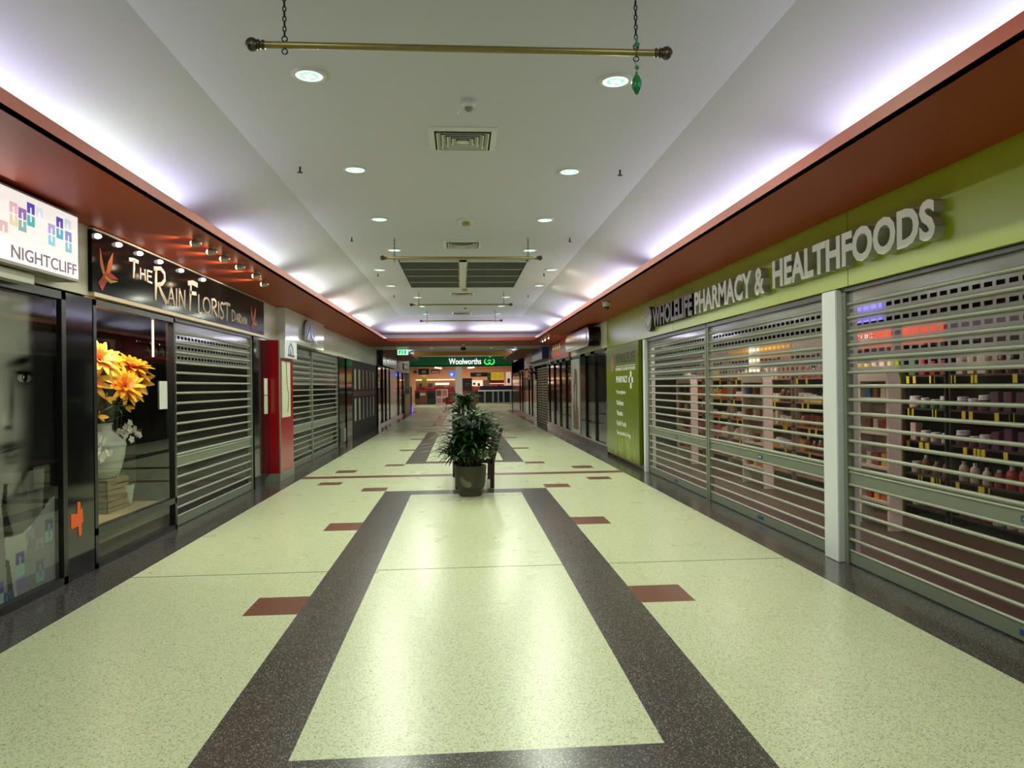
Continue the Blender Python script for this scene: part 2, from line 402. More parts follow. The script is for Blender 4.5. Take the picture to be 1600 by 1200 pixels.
for x in (-4.6, 4.7):
    area('cove_or_fill_light', (x, 47.5, 3.0), .3, 150, (1, .95, .86), (0, 0, 1), size_y=16)  # unseen fill lights added to brighten the dark far hall ceiling
for x in (-2.6, 2.7): area('cove_or_fill_light', (x, 38.9, 3.1), .5, 16, COOL, (0, 0, 1), size_y=1.5)
# air diffusers
DARKV = mat('vent_dark', (30, 30, 30), .8)
def make_vent(loc, label):
    t = empty('ceiling_vent', loc, label, 'air vent', 'square louvred diffusers in the ceiling'); x, y, z = loc; h = .27
    MB().box(x - h + .01, x + h - .01, y - h + .01, y + h - .01, z - .003, z - .001, DARKV).build('backing', t)
    fr = MB()
    def ring(a, c, za, zb, m):
        A = [(x - a, y - a), (x + a, y - a), (x + a, y + a), (x - a, y + a)]; C = [(x - c, y - c), (x + c, y - c), (x + c, y + c), (x - c, y + c)]
        for k in range(4):
            j = (k + 1) % 4; fr.face([(*A[k], za), (*A[j], za), (*C[j], zb), (*C[k], zb)], m)
    ring(.28, .23, z - .006, z - .02, TRIMW); ring(.28, .28, z, z - .006, TRIMW)
    fr.build('frame', t); fr = MB()
    for k in range(5):
        a = .215 - k * .042; ring(a, a - .012, z - .03, z - .028, TRIMW); ring(a, a - .034, z - .03, z - .004, CREAM)
    fr.box(x - .03, x + .03, y - .03, y + .03, z - .03, z - .026, TRIMW)
    fr.build('louvre', t); return t
v0 = make_vent((.04, 5.97, z1), 'square louvred air vent nearest the camera, just beyond the first hanging rod')
for y, l in ((10.4, 'square louvred air vent in front of the big dark grille'), (15.95, 'square louvred air vent just beyond the big dark grille'), (20.2, 'square louvred air vent farthest along the main ceiling')):
    dup(v0, (.05, y, z1), l)
# dark return-air grille
t = empty('ceiling_return_grille', (.06, 13.2, z1), 'large dark louvred return-air grille split by a pale central bar', 'grille')
GR = mat('grille_dark', (44, 44, 44), .6)
def louv(xa, xb, ya, yb, z):
    q = MB(); q.box(xa, xb, ya, yb, z + .012, z + .014, DARKV); n = 16
    for k in range(n):
        y = ya + (yb - ya) * (k + .5) / n; q.face([(xa, y - .012, z + .01), (xb, y - .012, z + .01), (xb, y + .016, z), (xa, y + .016, z)], GR)
    return q
for xa, xb in ((-.97, .0), (.12, 1.10)):
    for k in range(4):
        ya = 11.7 + k * .765; louv(xa + .02, xb - .02, ya + .012, ya + .753, z1 - .03).build('louvre_panel', t)
q = MB(); q.box(.0, .12, 11.69, 14.77, z1 - .045, z1 - .001, CREAM)
for k in range(5): q.box(-.97, 1.1, 11.69 + k * .765, 11.71 + k * .765, z1 - .034, z1 - .001, CREAM)
q.box(-.985, -.965, 11.68, 14.78, z1 - .03, z1 - .001, GR); q.box(1.095, 1.115, 11.68, 14.78, z1 - .03, z1 - .001, GR)
q.build('frame', t)
# hanging rods
def make_rod(y, label):
    z = 3.28; xa, xb = -.99, 1.06
    t = empty('hanging_rod', (.04, y, z), label, 'hanging rod', 'brass curtain rods hung across the mall ceiling')
    MB().tube([(xa, y, z), (xb, y, z)], .0175, BRASS, 12).build('rod', t)
    for s, xe in ((-1, xa), (1, xb)):
        q = MB(); q.lathe([(.0175, 0), (.024, .003 * s), (.024, .014 * s), (.018, .017 * s), (.018, .024 * s), (.026, .027 * s), (.026, .036 * s), (.02, .04 * s)], (xe, y, z), BRONZE, 16, axis='x')
        q.ball((xe + s * .065, y, z), .035, BRONZE, 16); q.build('finial', t)
    for x in (-.89, .96):
        q = MB(); n = 9; zt, zb = z1, z + .045
        st = (zt - zb) / n
        for k in range(n):
            zc = zb + (k + .5) * st; a = k % 2; pts = []
            for j in range(9):
                g = 2 * math.pi * j / 8; e = .008 * math.cos(g); pts.append((x + (e if a else 0), y + (0 if a else e), zc + st * .62 * math.sin(g)))
            q.tube(pts, .0035, BLACKM, 5, caps=False)
        q.build('chain', t)
        for zc in (z + .032, z - .034):
            q = MB(); q.tube([(x + .014 * math.cos(2 * math.pi * j / 10), y, zc + .014 * math.sin(2 * math.pi * j / 10)) for j in range(11)], .0036, BLACKM, 6, caps=False); q.build('eye_ring', t)
    return t
r0 = make_rod(3.78, 'brass rod with round bronze finials nearest the camera, hung on chains with the green ornament')
for y, l in ((9.95, 'brass rod with bronze finials crossing in front of the dark ceiling grille'), (15.65, 'thin brass rod hung just beyond the dark grille'), (19.5, 'farthest brass rod hung before the cross bulkhead')):
    dup(r0, (.04, y, 3.28), l)
t = empty('glass_ornament', (.955, 3.755, 3.10), 'green glass teardrop ornament hung from the nearest rod', 'ornament')
GG = mat('green_glass', (0, 98, 34), .08, spec=.8); GG2 = mat('teal_bead', (20, 110, 84), .1, spec=.8)
MB().lathe([(.001, -.058), (.012, -.048), (.024, -.022), (.028, .0), (.024, .022), (.014, .042), (.006, .052), (.005, .066), (.001, .068)], (.955, 3.755, 3.10), GG, 20).build('drop', t)
q = MB().ball((.957, 3.752, 3.187), .012, GG2); q.ball((.958, 3.752, 3.309), .015, GG2); q.ball((.955, 3.752, 3.335), .009, GG2); q.build('bead', t)
q = MB().tube([(.957, 3.752, 3.34), (.957, 3.752, 3.25), (.944, 3.752, 3.22), (.957, 3.752, 3.19), (.955, 3.755, 3.16)], .0018, BLACKM, 5); q.build('thread', t)
# smoke detectors and sprinklers
t = empty('smoke_detector', (.08, 5.17, z1), 'white smoke detector with curved guard arms above the nearest vent', 'smoke detector')
MB().lathe([(.052, 0), (.052, -.03), (.045, -.045), (.03, -.05)], (.08, 5.17, z1), TRIMW).build('base', t)
MB().lathe([(.03, -.048), (.03, -.062), (.02, -.075), (.001, -.078)], (.08, 5.17, z1), mat('detector_grey', (120, 118, 108), .5)).build('sensor', t)
for s in (-1, 1):
    MB().tube([(.08 + s * .02, 5.17, z1 - .06), (.08 + s * .05, 5.16, z1 - .065), (.08 + s * .075, 5.15, z1 - .085), (.08 + s * .08, 5.145, z1 - .11)], .006, TRIMW, 6).build('guard_arm', t)
t = empty('smoke_detector', (.09, 8.93, z1), 'round white smoke detector disc with a brown cap beyond the nearest vent', 'smoke detector')
MB().lathe([(.11, 0), (.11, -.008), (.05, -.018)], (.09, 8.93, z1), TRIMW).build('base', t)
MB().lathe([(.05, -.016), (.05, -.05), (.044, -.06), (.001, -.062)], (.09, 8.93, z1), mat('brown_cap', (150, 130, 84), .5)).build('cap', t)
d2 = dup(t, (.11, 15.1, z1), 'round white smoke detector disc just beyond the dark grille')
q = MB().lathe([(.012, 0), (.012, -.05), (.006, -.055), (.006, -.12), (.001, -.121)], (.07, 8.08, z1), TRIMW, 10).build('ceiling_sensor', loc=(.07, 8.08, z1)); tag(q, 'tiny white stem sensor hanging between the third downlight pair and the second', 'sensor')
q = MB().lathe([(.03, 0), (.03, -.02), (.001, -.03)], (.14, 18.9, z1), BLACKM, 10).build('ceiling_sensor', loc=(.14, 18.9, z1)); tag(q, 'small dark sensor on the ceiling between the two farthest rods', 'sensor')
s0 = None
for i, y in enumerate((6.78, 9.95, 13.08, 16.2)):
    for x, sd in ((-1.47, 'left'), (1.55, 'right')):
        lb = f'small black sprinkler head, {sd} one of the {row_w[i]} pair'
        if s0 is None:
            s0 = empty('sprinkler', (x, y, z1), lb, 'sprinkler', 'black sprinkler heads')
            MB().tube([(x, y, z1), (x, y, z1 - .05)], .008, BLACKM, 8).build('stem', s0)
            MB().lathe([(.026, -.05), (.026, -.054), (.001, -.056)], (x, y, z1), BLACKM, 12).build('deflector', s0)
        else: dup(s0, (x, y, z1), lb)
# security cameras
def cctv(loc, label):
    t = empty('security_camera', loc, label, 'security camera'); 
    MB().lathe([(.07, 0), (.07, -.03), (.06, -.05), (.056, -.075), (.05, -.085)], loc, TRIMW, 20).build('housing', t)
    MB().ball((loc[0], loc[1], loc[2] - .08), .052, BLACKG, 16).build('lens_dome', t); return t
cctv((2.42, 11.7, 2.87), 'white dome security camera under the terracotta soffit beside the pharmacy sign')
t = cctv((.1, 23.0, 2.87), 'white security camera under the middle of the cross soffit')
t = empty('security_camera', (.1, 25.5, 2.87), 'black dome security camera under the cream bulkhead', 'security camera')
MB().ball((.1, 25.5, 2.85), .1, BLACKG, 16, .09).build('lens_dome', t)
# adjustable spotlights over the florist sign
SPM = mat('spot_metal', (170, 162, 148), .35, .6); BULB = mat('spot_bulb', (255, 226, 190), .3, emit=14.0, ec=(255, 222, 180))
def make_spot(loc, label):
    x, y, z = loc; t = empty('spotlight', loc, label, 'spotlight', 'spotlights lighting the florist sign')
    MB().lathe([(.035, 0), (.035, -.012), (.01, -.02), (.008, -.035)], loc, SPM, 16).build('mount', t)
    q = MB().lathe([(.010, .042), (.026, .026), (.036, -.024), (.038, -.034)], (x, y, z - .055), SPM, 20, axis='x')
    q.build('shade', t)
    q = MB().ball((x - .03, y, z - .055), .027, BULB, 14); q.build('bulb', t)
    return t
sp = None
for i, y in enumerate((6.63, 7.04, 7.42, 7.93, 8.54, 9.22)):
    lb = f'small conical spotlight under the soffit facing the florist sign, {["nearest", "second", "third", "fourth", "fifth", "farthest"][i]} of six'
    xx = -2.45 if i == 5 else -2.36
    if sp is None: sp = make_spot((xx, y, 2.87), lb); o = sp
    else: o = dup(sp, (xx, y, 2.87), lb)
    d = bpy.data.lights.new('spot_lamp', 'SPOT'); d.energy = 8; d.color = (1, .84, .6); d.spot_size = R(76); d.spot_blend = .9; d.shadow_soft_size = .02
    l = bpy.data.objects.new('spot_lamp', d); col.objects.link(l); l.parent = o; l.location = (-.075, 0, -.05)
    l.rotation_euler = Vector((-1, 0, -.02)).to_track_quat('-Z', 'Y').to_euler()
for y, l in ((19.9, 'small spotlight under the right soffit facing the red sign, nearest of three'), (20.75, 'small bright spotlight under the right soffit, middle of three'), (21.35, 'small bright spotlight under the right soffit, farthest of three')):
    o = dup(sp, (2.42, y, 2.87), l); o.rotation_euler = (0, 0, math.pi); o['group'] = 'spotlights lighting the red sign'
    for c in list(o.children):
        if c.type == 'LIGHT': c.data = c.data.copy(); c.data.energy = 5

# ------------------------------------------------------------------ roller shutters
LAB = mat('blue_label', (28, 66, 112), .4)
def shutter(xp, s, y0, y1, top, label, nslot, group, rail=(.655, .79), labels=True, pitch=.112, mull=True, grey=ALU):
    """xp plane of the shutter, s=+1 when the corridor is on the +x side"""
    t = empty('roller_shutter', (xp, (y0 + y1) / 2, 0), label, 'roller shutter', group)
    nr = int((top - .06 - rail[1]) / pitch); zs = [rail[1] + pitch * (k + 1) for k in range(nr)]
    zs_low = [.205 + pitch * k for k in range(4)]
    for yy in (y0, y1 - .05):
        q = MB(); q.box(xp - .03, xp + .03 , yy, yy + .05, 0.0, top, ALUD); q.build('guide_rail', t)
    q = MB()
    for z in zs + zs_low:
        q.tube([(xp + s * .006, y0 + .05, z), (xp + s * .006, y1 - .05, z)], .0145, grey, 8)
    q.build('rod_set', t)
    q = MB(); a, c = rail
    q.box(xp - .012, xp + .014, y0 + .05, y1 - .05, a, c, ALUD); q.tube([(xp + s * .012, y0 + .05, c), (xp + s * .012, y1 - .05, c)], .016, grey, 8)
    q.tube([(xp + s * .012, y0 + .05, c - .032), (xp + s * .012, y1 - .05, c - .032)], .010, grey, 8); q.tube([(xp + s * .012, y0 + .05, a), (xp + s * .012, y1 - .05, a)], .012, grey, 8)
    mr = q.build('middle_rail', t)
    q = MB(); q.box(xp - .014, xp + .014, y0 + .05, y1 - .05, .006, .11, ALUD); q.tube([(xp + s * .008, y0 + .05, .112), (xp + s * .008, y1 - .05, .112)], .012, grey, 8)
    q.box(xp - .02, xp + .02, y0 + .05, y1 - .05, .0, .012, BLACKF); br = q.build('bottom_rail', t)
    if labels:
        ym = (y0 + y1) / 2
        q = MB(); q.box(xp + s * .014, xp + s * .018, ym - .11, ym + .0, a + .035, a + .072, LAB); q.box(xp + s * .018, xp + s * .0185, ym - .09, ym - .02, a + .048, a + .058, WHITEP); q.build('label_plate', mr)
        q = MB(); q.box(xp + s * .014, xp + s * .018, ym - .12, ym + .02, .04, .075, LAB); q.build('label_plate', br)
    # clear windows
    q = MB(); allz = zs[:max(0, len(zs) - nslot)]
    q.face([(xp, y0 + .05, c), (xp, y1 - .05, c), (xp, y1 - .05, zs[len(zs) - nslot - 1]), (xp, y0 + .05, zs[len(zs) - nslot - 1])], POLY)
    q.face([(xp, y0 + .05, .11), (xp, y1 - .05, .11), (xp, y1 - .05, a), (xp, y0 + .05, a)], POLY)
    q.build('clear_panel', t)
    # slotted strips: punched with real slots
    q = MB(); Y0, Y1 = y0 + .05, y1 - .05; edges = zs[len(zs) - nslot - 1:] + [top]
    n = max(2, int((Y1 - Y0) / .10)); st = (Y1 - Y0) / n
    for k in range(nslot):
        za, zb = edges[k], edges[k + 1]; zm = (za + zb) / 2; h = .015
        q.face([(xp, Y0, za), (xp, Y1, za), (xp, Y1, zm - h), (xp, Y0, zm - h)], SLOT); q.face([(xp, Y0, zm + h), (xp, Y1, zm + h), (xp, Y1, zb), (xp, Y0, zb)], SLOT)
        for j in range(n):
            c0 = Y0 + (j + .5) * st; e0 = c0 - st * .35; e1 = c0 + st * .35
            q.face([(xp, Y0 + j * st, zm - h), (xp, e0, zm - h), (xp, e0, zm + h), (xp, Y0 + j * st, zm + h)], SLOT)
            q.face([(xp, e1, zm - h), (xp, Y0 + (j + 1) * st, zm - h), (xp, Y0 + (j + 1) * st, zm + h), (xp, e1, zm + h)], SLOT)
    q.face([(xp, Y0, edges[nslot]), (xp, Y1, edges[nslot]), (xp, Y1, top), (xp, Y0, top)], SLOT) if edges[nslot] < top else None
    q.build('slotted_panel', t)
    q = MB(); q.box(xp - .035, xp + .03, y0, y1, top - .015, top + .03, BLACKF); q.build('head_box', t)
    return t
G1 = 'aluminium roller shutters across the pharmacy'
shutter(3.19, -1, 2.0, 5.72, 2.25, 'wide pharmacy roller shutter nearest the camera, at the right edge', 5, G1)
shutter(3.19, -1, 5.97, 9.0, 2.23, 'middle pharmacy roller shutter beside the tall white post', 5, G1)
shutter(3.19, -1, 9.02, 11.95, 2.23, 'farthest pharmacy roller shutter, next to the green poster panel', 5, G1)
shutter(3.19, -1, -5, 1.95, 2.25, 'roller shutter beside and behind the camera', 5, G1)
G2 = 'aluminium roller shutters on the left side'
shutter(-3.12, 1, 7.98, 10.88, 2.26, 'roller shutter beside the florist window under the florist sign', 3, G2, labels=False)
shutter(-3.12, 1, 13.25, 15.18, 2.28, 'roller shutter right beside the red pillar under the arch sign', 5, G2, labels=False)
shutter(-3.12, 1, 15.20, 18.3, 2.28, 'roller shutter farther from the red pillar, beside the black columns', 5, G2, labels=False)
BEIGE = mat('beige_shutter', (176, 160, 130), .5)
t = empty('roller_shutter', (3.17, 27.6, 0), 'beige slatted roller shutter far down the right side under the blue sign', 'roller shutter')
q = MB(); 
for k in range(22): q.box(3.15, 3.17, 25.9, 29.3, .02 + k * .1, .085 + k * .1, BEIGE)
q.build('slat_curtain', t); MB().box(3.14, 3.18, 27.5, 27.6, 0, 2.25, ALUD).build('guide_rail', t); MB().box(3.14, 3.18, 25.85, 25.9, 0, 2.25, ALUD).build('guide_rail', t)
# posts on the pharmacy front
for y0, y1, x0, l in ((5.73, 5.96, 3.11, 'tall white square post between the nearest and middle pharmacy shutters'), (11.97, 12.09, 3.12, 'slim white post between the farthest pharmacy shutter and the green panel')):
    o = MB().box(x0, 3.3, y0, y1, 0, 2.262, WHITEP, .006).build('post', loc=(x0, y0, 0)); tag(o, l, 'post')
o = MB().box(3.15, 3.3, 12.09, 12.3, 0, 2.27, BLACKG).build('column', loc=(3.15, 12.09, 0)); tag(o, 'black glossy strip column beside the green pharmacy panel', 'column')
# ------------------------------------------------------------------ pharmacy sign letters on the green fascia
LW = mat('letter_white', (232, 232, 236), .45); LS = mat('letter_side', (170, 172, 164), .5); LP = mat('letter_grey_violet', (120, 112, 130), .4); LPS = mat('letter_side_purple', (26, 20, 36), .4)
t = empty('shop_sign', (3.06, 7.5, 2.36), 'raised letters WHOLELIFE PHARMACY & HEALTHFOODS on the lime fascia', 'sign')
q = MB(); text(q, 'WHOLELIFE', R_(XR, 11.15, 2.40), 1.93, .29, LP, .075, .035, LPS); q.build('dark_lettering', t)
q = MB(); text(q, 'PHARMACY &', R_(XR, 9.12, 2.395), 2.15, .285, LW, .075, .035, LS); q.build('white_lettering', t)
q = MB(); text(q, 'HEALTHFOODS', R_(XR, 6.78, 2.41), 2.40, .27, LW, .075, .038, LS); q.build('white_lettering', t)
q = MB().lathe([(.001, 0), (.2, 0), (.2, -.07), (.19, -.075), (.001, -.075)], (XR, 11.42, 2.55), LP, 32, axis='x', smooth=False, ms=[LPS, LPS, LP, LP]); dd = q.build('round_emblem', t)
q = MB()
for a in (-.7, -.35, 0, .35, .7):
    pts = [(.0 + .1 * k * math.sin(a * .9) * 1.4, -.14 + .1 * k * math.cos(a)) for k in (0, .8, 1.6, 2.4)]
    q.stroke(pts, [.012, .03, .03, .008], R_(XR, 11.42, 2.55), .076, .08, LW)
q.build('leaf_motif', dd)
# green poster panel
t = empty('pharmacy_poster', (3.11, 13.7, .07), 'tall lime green pharmacy panel listing its services in white', 'poster')
GP = mat('poster_green', (98, 112, 2), .22, spec=.6); GPL = mat('poster_green_light', (140, 158, 34), .22)
MB().box(3.10, 3.2, 12.32, 15.06, .07, 2.26, GP).build('panel', t)
fn = R_(3.10, 14.78, 0)
q = MB()
def up_(z): return R_(3.10, 14.45, z)
text(q, 'PHARMACY', R_(3.10, 14.1, 1.53), .95, .13, WHITEP, .004, .01)
q.box(3.095, 3.10, 12.83, 12.93, 1.42, 1.74, WHITEP); q.box(3.095, 3.10, 12.72, 13.04, 1.53, 1.63, WHITEP)
for s_, z_, wd in (('Prescriptions', 1.29, .78), ('Medicines', 1.09, .6), ('Vitamins', .89, .52), ('Health Foods', .69, .8), ('Sustainable Living', .49, 1.15)):
    text(q, s_, R_(3.10, 14.1, z_), wd, .10, WHITEP, .003, .005)
q.build('white_lettering', t)
q = MB(); text(q, 'WHOLELIFE', R_(3.10, 14.15, 1.90), 1.6, .2, mat('poster_dark_print', (70, 56, 66), .4), .003, .02); q.build('dark_lettering', t)
q = MB(); q.box(3.097, 3.10, 12.5, 14.1, 1.845, 1.855, WHITEP); text(q, 'PHARMACY & HEALTHFOODS', R_(3.10, 14.15, 1.765), 1.6, .06, WHITEP, .003, .0); q.build('white_lettering', t)
MB().lathe([(.001, -.003), (.17, -.003), (.17, 0)], (3.10, 14.45, 1.92), mat('emblem_rose', (140, 96, 90), .4), 24, axis='x').build('round_emblem', t)
q = MB(); rn = random.Random(3)
for k in range(60):
    u = rn.uniform(.75, 2.6); h = rn.uniform(.2, .5 + .45 * max(0, 1 - abs(u - 1.9) / 1.1)); x_ = rn.uniform(-.06, .06)
    q.stroke([(u, .09), (u + x_ * .5, .09 + h * .5), (u + x_, .09 + h)], [.014, .03, .004], R_(3.10, 15.0, 0), .001, .002 + k * 1e-5, GPL)
q.build('grass_motif', t)

# ------------------------------------------------------------------ pharmacy interior
SHD = mat('shelf_dark', (40, 34, 34), .5); SHW = mat('shelf_white', (216, 200, 196), .5); SHP = mat('shelf_pale', (150, 130, 118), .5)
area('pharmacy_lamp', (5.0, 4.5, 2.72), 1.2, 34, (1, .86, .74), (0, 0, -1)); area('pharmacy_lamp', (4.1, 8.0, 2.72), .9, 40, (1, .82, .7), (0, 0, -1))
area('pharmacy_lamp', (4.1, 11.5, 2.72), .9, 36, (1, .84, .72), (0, 0, -1)); area('pharmacy_lamp', (4.1, 15.0, 2.72), .9, 30, (1, .84, .72), (0, 0, -1))
pal = [(190, 90, 40), (210, 150, 60), (150, 40, 40), (200, 180, 170), (120, 70, 50), (60, 90, 130), (220, 200, 120), (90, 60, 90), (190, 120, 110), (80, 120, 80)]
pn = ['orange', 'amber', 'dark red', 'pale', 'brown', 'blue', 'cream yellow', 'purple', 'pink', 'green']
PM = [mat('packet_' + pn[i].replace(' ', '_'), c, .4) for i, c in enumerate(pal)]
YT = mat('price_ticket_yellow', (214, 200, 40), .5, emit=.0)
protos = []
def proto(kind, m):
    q = MB()
    if kind == 0: q.box(-.03, .03, -.035, .035, 0, .13, m, .003); nm = 'product_box'
    elif kind == 1: q.lathe([(.001, 0), (.03, 0), (.032, .01), (.032, .08), (.026, .1), (.014, .108), (.014, .13), (.001, .13)], (0, 0, 0), m, 10, ms=[m, m, m, m, m, WHITEP, WHITEP]); nm = 'product_bottle'
    else: q.lathe([(.001, 0), (.038, 0), (.04, .008), (.04, .06), (.036, .062), (.036, .085), (.001, .087)], (0, 0, 0), m, 10, ms=[m, m, m, WHITEP, WHITEP, WHITEP]); nm = 'product_jar'
    return nm, q
meshes = {}
def product(kind, ci, loc, sc_, label, group):
    key = (kind, ci)
    nm, q = proto(kind, PM[ci]) if key not in meshes else (meshes[key][0], None)
    if key not in meshes:
        o = q.build(nm); meshes[key] = (nm, o)
    else:
        o = meshes[key][1].copy(); col.objects.link(o)
    o.location = loc; o.scale = sc_; tag(o, label, 'product', group); return o
rn = random.Random(11)
shelf_word = ['bottom', 'second', 'third', 'fourth', 'top']
bays = [(6.0, 7.0, 'violet'), (7.05, 7.75, 'red'), (7.95, 9.05, 'red'), (9.2, 10.4, 'pale'), (10.5, 11.7, 'amber'), (11.8, 13.0, 'amber'), (13.1, 14.4, 'pale'), (14.5, 15.8, 'dark')]
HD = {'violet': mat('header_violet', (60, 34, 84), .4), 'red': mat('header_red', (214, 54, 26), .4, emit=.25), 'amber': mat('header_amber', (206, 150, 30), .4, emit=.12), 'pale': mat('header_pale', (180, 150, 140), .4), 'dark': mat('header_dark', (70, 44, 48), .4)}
kinds = ['boxed', 'bottled', 'jarred']
for bi, (ya, yb, hc) in enumerate(bays):
    bl = ['nearest', 'second', 'third', 'fourth', 'fifth', 'sixth', 'seventh', 'farthest'][bi]
    x = 5.15
    t = empty('shelf_unit', (x, (ya + yb) / 2, 0), f'tall shelf bay with {hc} header behind the pharmacy shutters, {bl} from the camera', 'shelf', 'shelf bays inside the pharmacy')
    MB().box(x + .22, x + .25, ya, yb, 0, 2.15, SHD if bi < 2 else SHP).build('back_panel', t)
    zz = [.12, .48, .84, 1.2, 1.56]
    for z in zz: MB().box(x - .16, x + .22, ya, yb, z - .02, z, SHD if bi < 2 else SHP).build('shelf', t)
    for yy in (ya, yb - .02): MB().box(x - .16, x + .25, yy, yy + .02, 0, 1.9, SHD if bi < 2 else SHP).build('side_panel', t)
    q = MB(); q.box(x - .17, x - .15, ya, yb, 1.9, 2.15, HD[hc]); hh = q.build('header_panel', t)
    if bi == 2:
        q = MB(); text(q, 'LIP CARE', R_(x - .17, 8.95, 1.96), .62, .13, WHITEP, .004, .01); q.build('lettering', hh)
    q = MB()
    for z in zz[1:]:
        k = 0
        while k < (5 if bi < 2 else 2):
            y = rn.uniform(ya + .05, yb - .08); q.box(x - .168, x - .162, y, y + .05, z - .09, z - .01, YT); k += 1
    q.build('price_ticket', t)
    for si, z in enumerate(zz):
        n = int((yb - ya - .1) / .15); kd = rn.randint(0, 2); 
        for k in range(n):
            if k % 3 == 0: kd = rn.randint(0, 2); ci = rn.choice([0, 1, 3, 4, 8, 6] if bi >= 2 else [3, 7, 3, 2, 4, 9]); 
            y = ya + .1 + k * (yb - ya - .2) / max(1, n - 1)
            s_ = rn.uniform(1.2, 1.7)
            product(kd, ci, (x - .08, y, z), (s_, s_, s_ * rn.uniform(.9, 1.1)), f'{pn[ci]} {kinds[kd]} product on the {shelf_word[si]} shelf of the {bl} pharmacy bay', f'{pn[ci]} {kinds[kd]} products on the {shelf_word[si]} shelf of the {bl} bay')
o = MB().box(4.95, 5.4, 7.77, 7.93, 0, 1.75, GPL).build('shelf_divider', loc=(5, 7.8, 0)); tag(o, 'lime green upright end panel between two pharmacy shelf bays', 'panel')
o = MB().box(4.90, 4.93, 7.65, 8.05, .80, .97, mat('red_card', (160, 20, 34), .4)).build('promotion_sign', loc=(4.9, 7.8, .8)); tag(o, 'small red sign on the lime green end panel', 'sign')
# arched white display stands
def arch_stand(x, y0, y1, label):
    t = empty('display_stand', (x, (y0 + y1) / 2, 0), label, 'display stand', 'white arched display stands in the pharmacy')
    for yy in (y0, y1 - .05): MB().box(x, x + .13, yy, yy + .04, 0, 1.5, SHW).build('upright', t)
    ym = (y0 + y1) / 2; r = (y1 - y0) / 2; pts = [(-r * math.cos(math.pi * k / 12), .16 * math.sin(math.pi * k / 12)) for k in range(13)]
    MB().prism([(u, v) for u, v in pts], lambda u, v, w: (x + w, ym + u, 1.5 + v), 0, .13, SHW).build('arched_top', t)
    for z in (.25, .6, .95, 1.3): MB().box(x, x + .13, y0 + .04, y1 - .04, z, z + .03, SHW).build('shelf', t)
    MB().box(x + .13, x + .14, y0, y1, .1, 1.5, SHP).build('back_panel', t)
    for si, z in enumerate((.28, .63, .98, 1.33)):
        for k in range(3):
            ci = (k + si) % 9
            product(0, ci, (x + .065, y0 + .14 + k * (y1 - y0 - .28) / 2, z), (1.2, 1.2, 1.0), f'{pn[ci]} packet on shelf {["one", "two", "three", "four"][si]} from the floor of the {label.split(" display")[0]}', None)
arch_stand(4.25, 6.85, 7.4, 'narrow white arched display stand behind the nearest shutter')
arch_stand(4.25, 9.8, 10.6, 'wide white arched display stand behind the middle shutter')
arch_stand(4.25, 13.0, 13.9, 'white arched display stand seen through the farthest shutter')
o = MB().box(4.9, 4.95, 8.0, 8.7, 2.22, 2.42, mat('screen_violet', (90, 90, 220), .3, emit=.8)).build('screen', loc=(4.9, 8, 2.2)); tag(o, 'glowing violet blue screen above the red header in the pharmacy', 'screen')
o = MB().box(4.6, 4.7, 10.95, 11.15, 1.25, 2.1, mat('lit_column', (255, 244, 200), .4, emit=.9)).build('lit_display', loc=(4.6, 11, 1.25)); tag(o, 'tall narrow lit cream display inside the pharmacy', 'light box')

# ------------------------------------------------------------------ left shops: poster window, pilaster, florist window
def frame(y0, y1, z0, z1_, x=-3.08, w_=.05, d=.07, m=BLACKF, bars=()):
    q = MB(); q.box(x - d, x + .01, y0, y0 + w_, z0, z1_, m); q.box(x - d, x + .01, y1 - w_, y1, z0, z1_, m)
    q.box(x - d, x + .01, y0, y1, z1_ - w_, z1_, m); q.box(x - d, x + .01, y0, y1, z0, z0 + w_, m)
    for z in bars: q.box(x - d, x + .01, y0, y1, z - .03, z + .03, m)
    return q
o = struct(frame(1.9, 5.82, 0.0, 2.27, w_=.06), 'window_1'); OFF[o.name] = Vector((0, 0, 0))
MB().face([(-3.09, 1.96, .05), (-3.09, 5.76, .05), (-3.09, 5.76, 2.2), (-3.09, 1.96, 2.2)], GLASS).build('pane', o)
o = struct(frame(6.24, 7.97, 0.0, 2.27, bars=(.31,), w_=.05), 'window_2'); OFF[o.name] = Vector((0, 0, 0))
MB().face([(-3.10, 6.29, .05), (-3.10, 7.92, .05), (-3.10, 7.92, 2.22), (-3.10, 6.29, 2.22)], GLASS).build('pane', o)
o = MB().box(-3.3, -3.075, 5.83, 6.23, 0, 2.27, BLACKG); 
struct(o, 'trim_8')
b = MB(); b.box(-3.3, -3.08, -6, 1.9, 0, 2.29, mat('dark_shopfront', (40, 42, 46), .2)); struct(b, 'wall_shopfront_near')
TAPE = mat('orange_tape', (226, 92, 20), .6)
t = empty('tape_patch', (-3.07, 5.95, .47), 'patch of torn orange tape on the black pilaster', 'tape')
fn = L_(-3.075, 5.95, .47)
q = MB(); q.prism([(-.085, .06), (.02, .045), (.09, .08), (.1, -.03), (.03, -.055), (-.08, -.06)], fn, 0, .003, TAPE); q.prism([(.01, .05), (.015, .14), (.055, .135), (.06, .05)], fn, .001, .004, TAPE)
q.prism([(.02, -.04), (.03, -.14), (.07, -.135), (.075, -.04)], fn, .001, .004, TAPE); q.build('tape_strip', t)
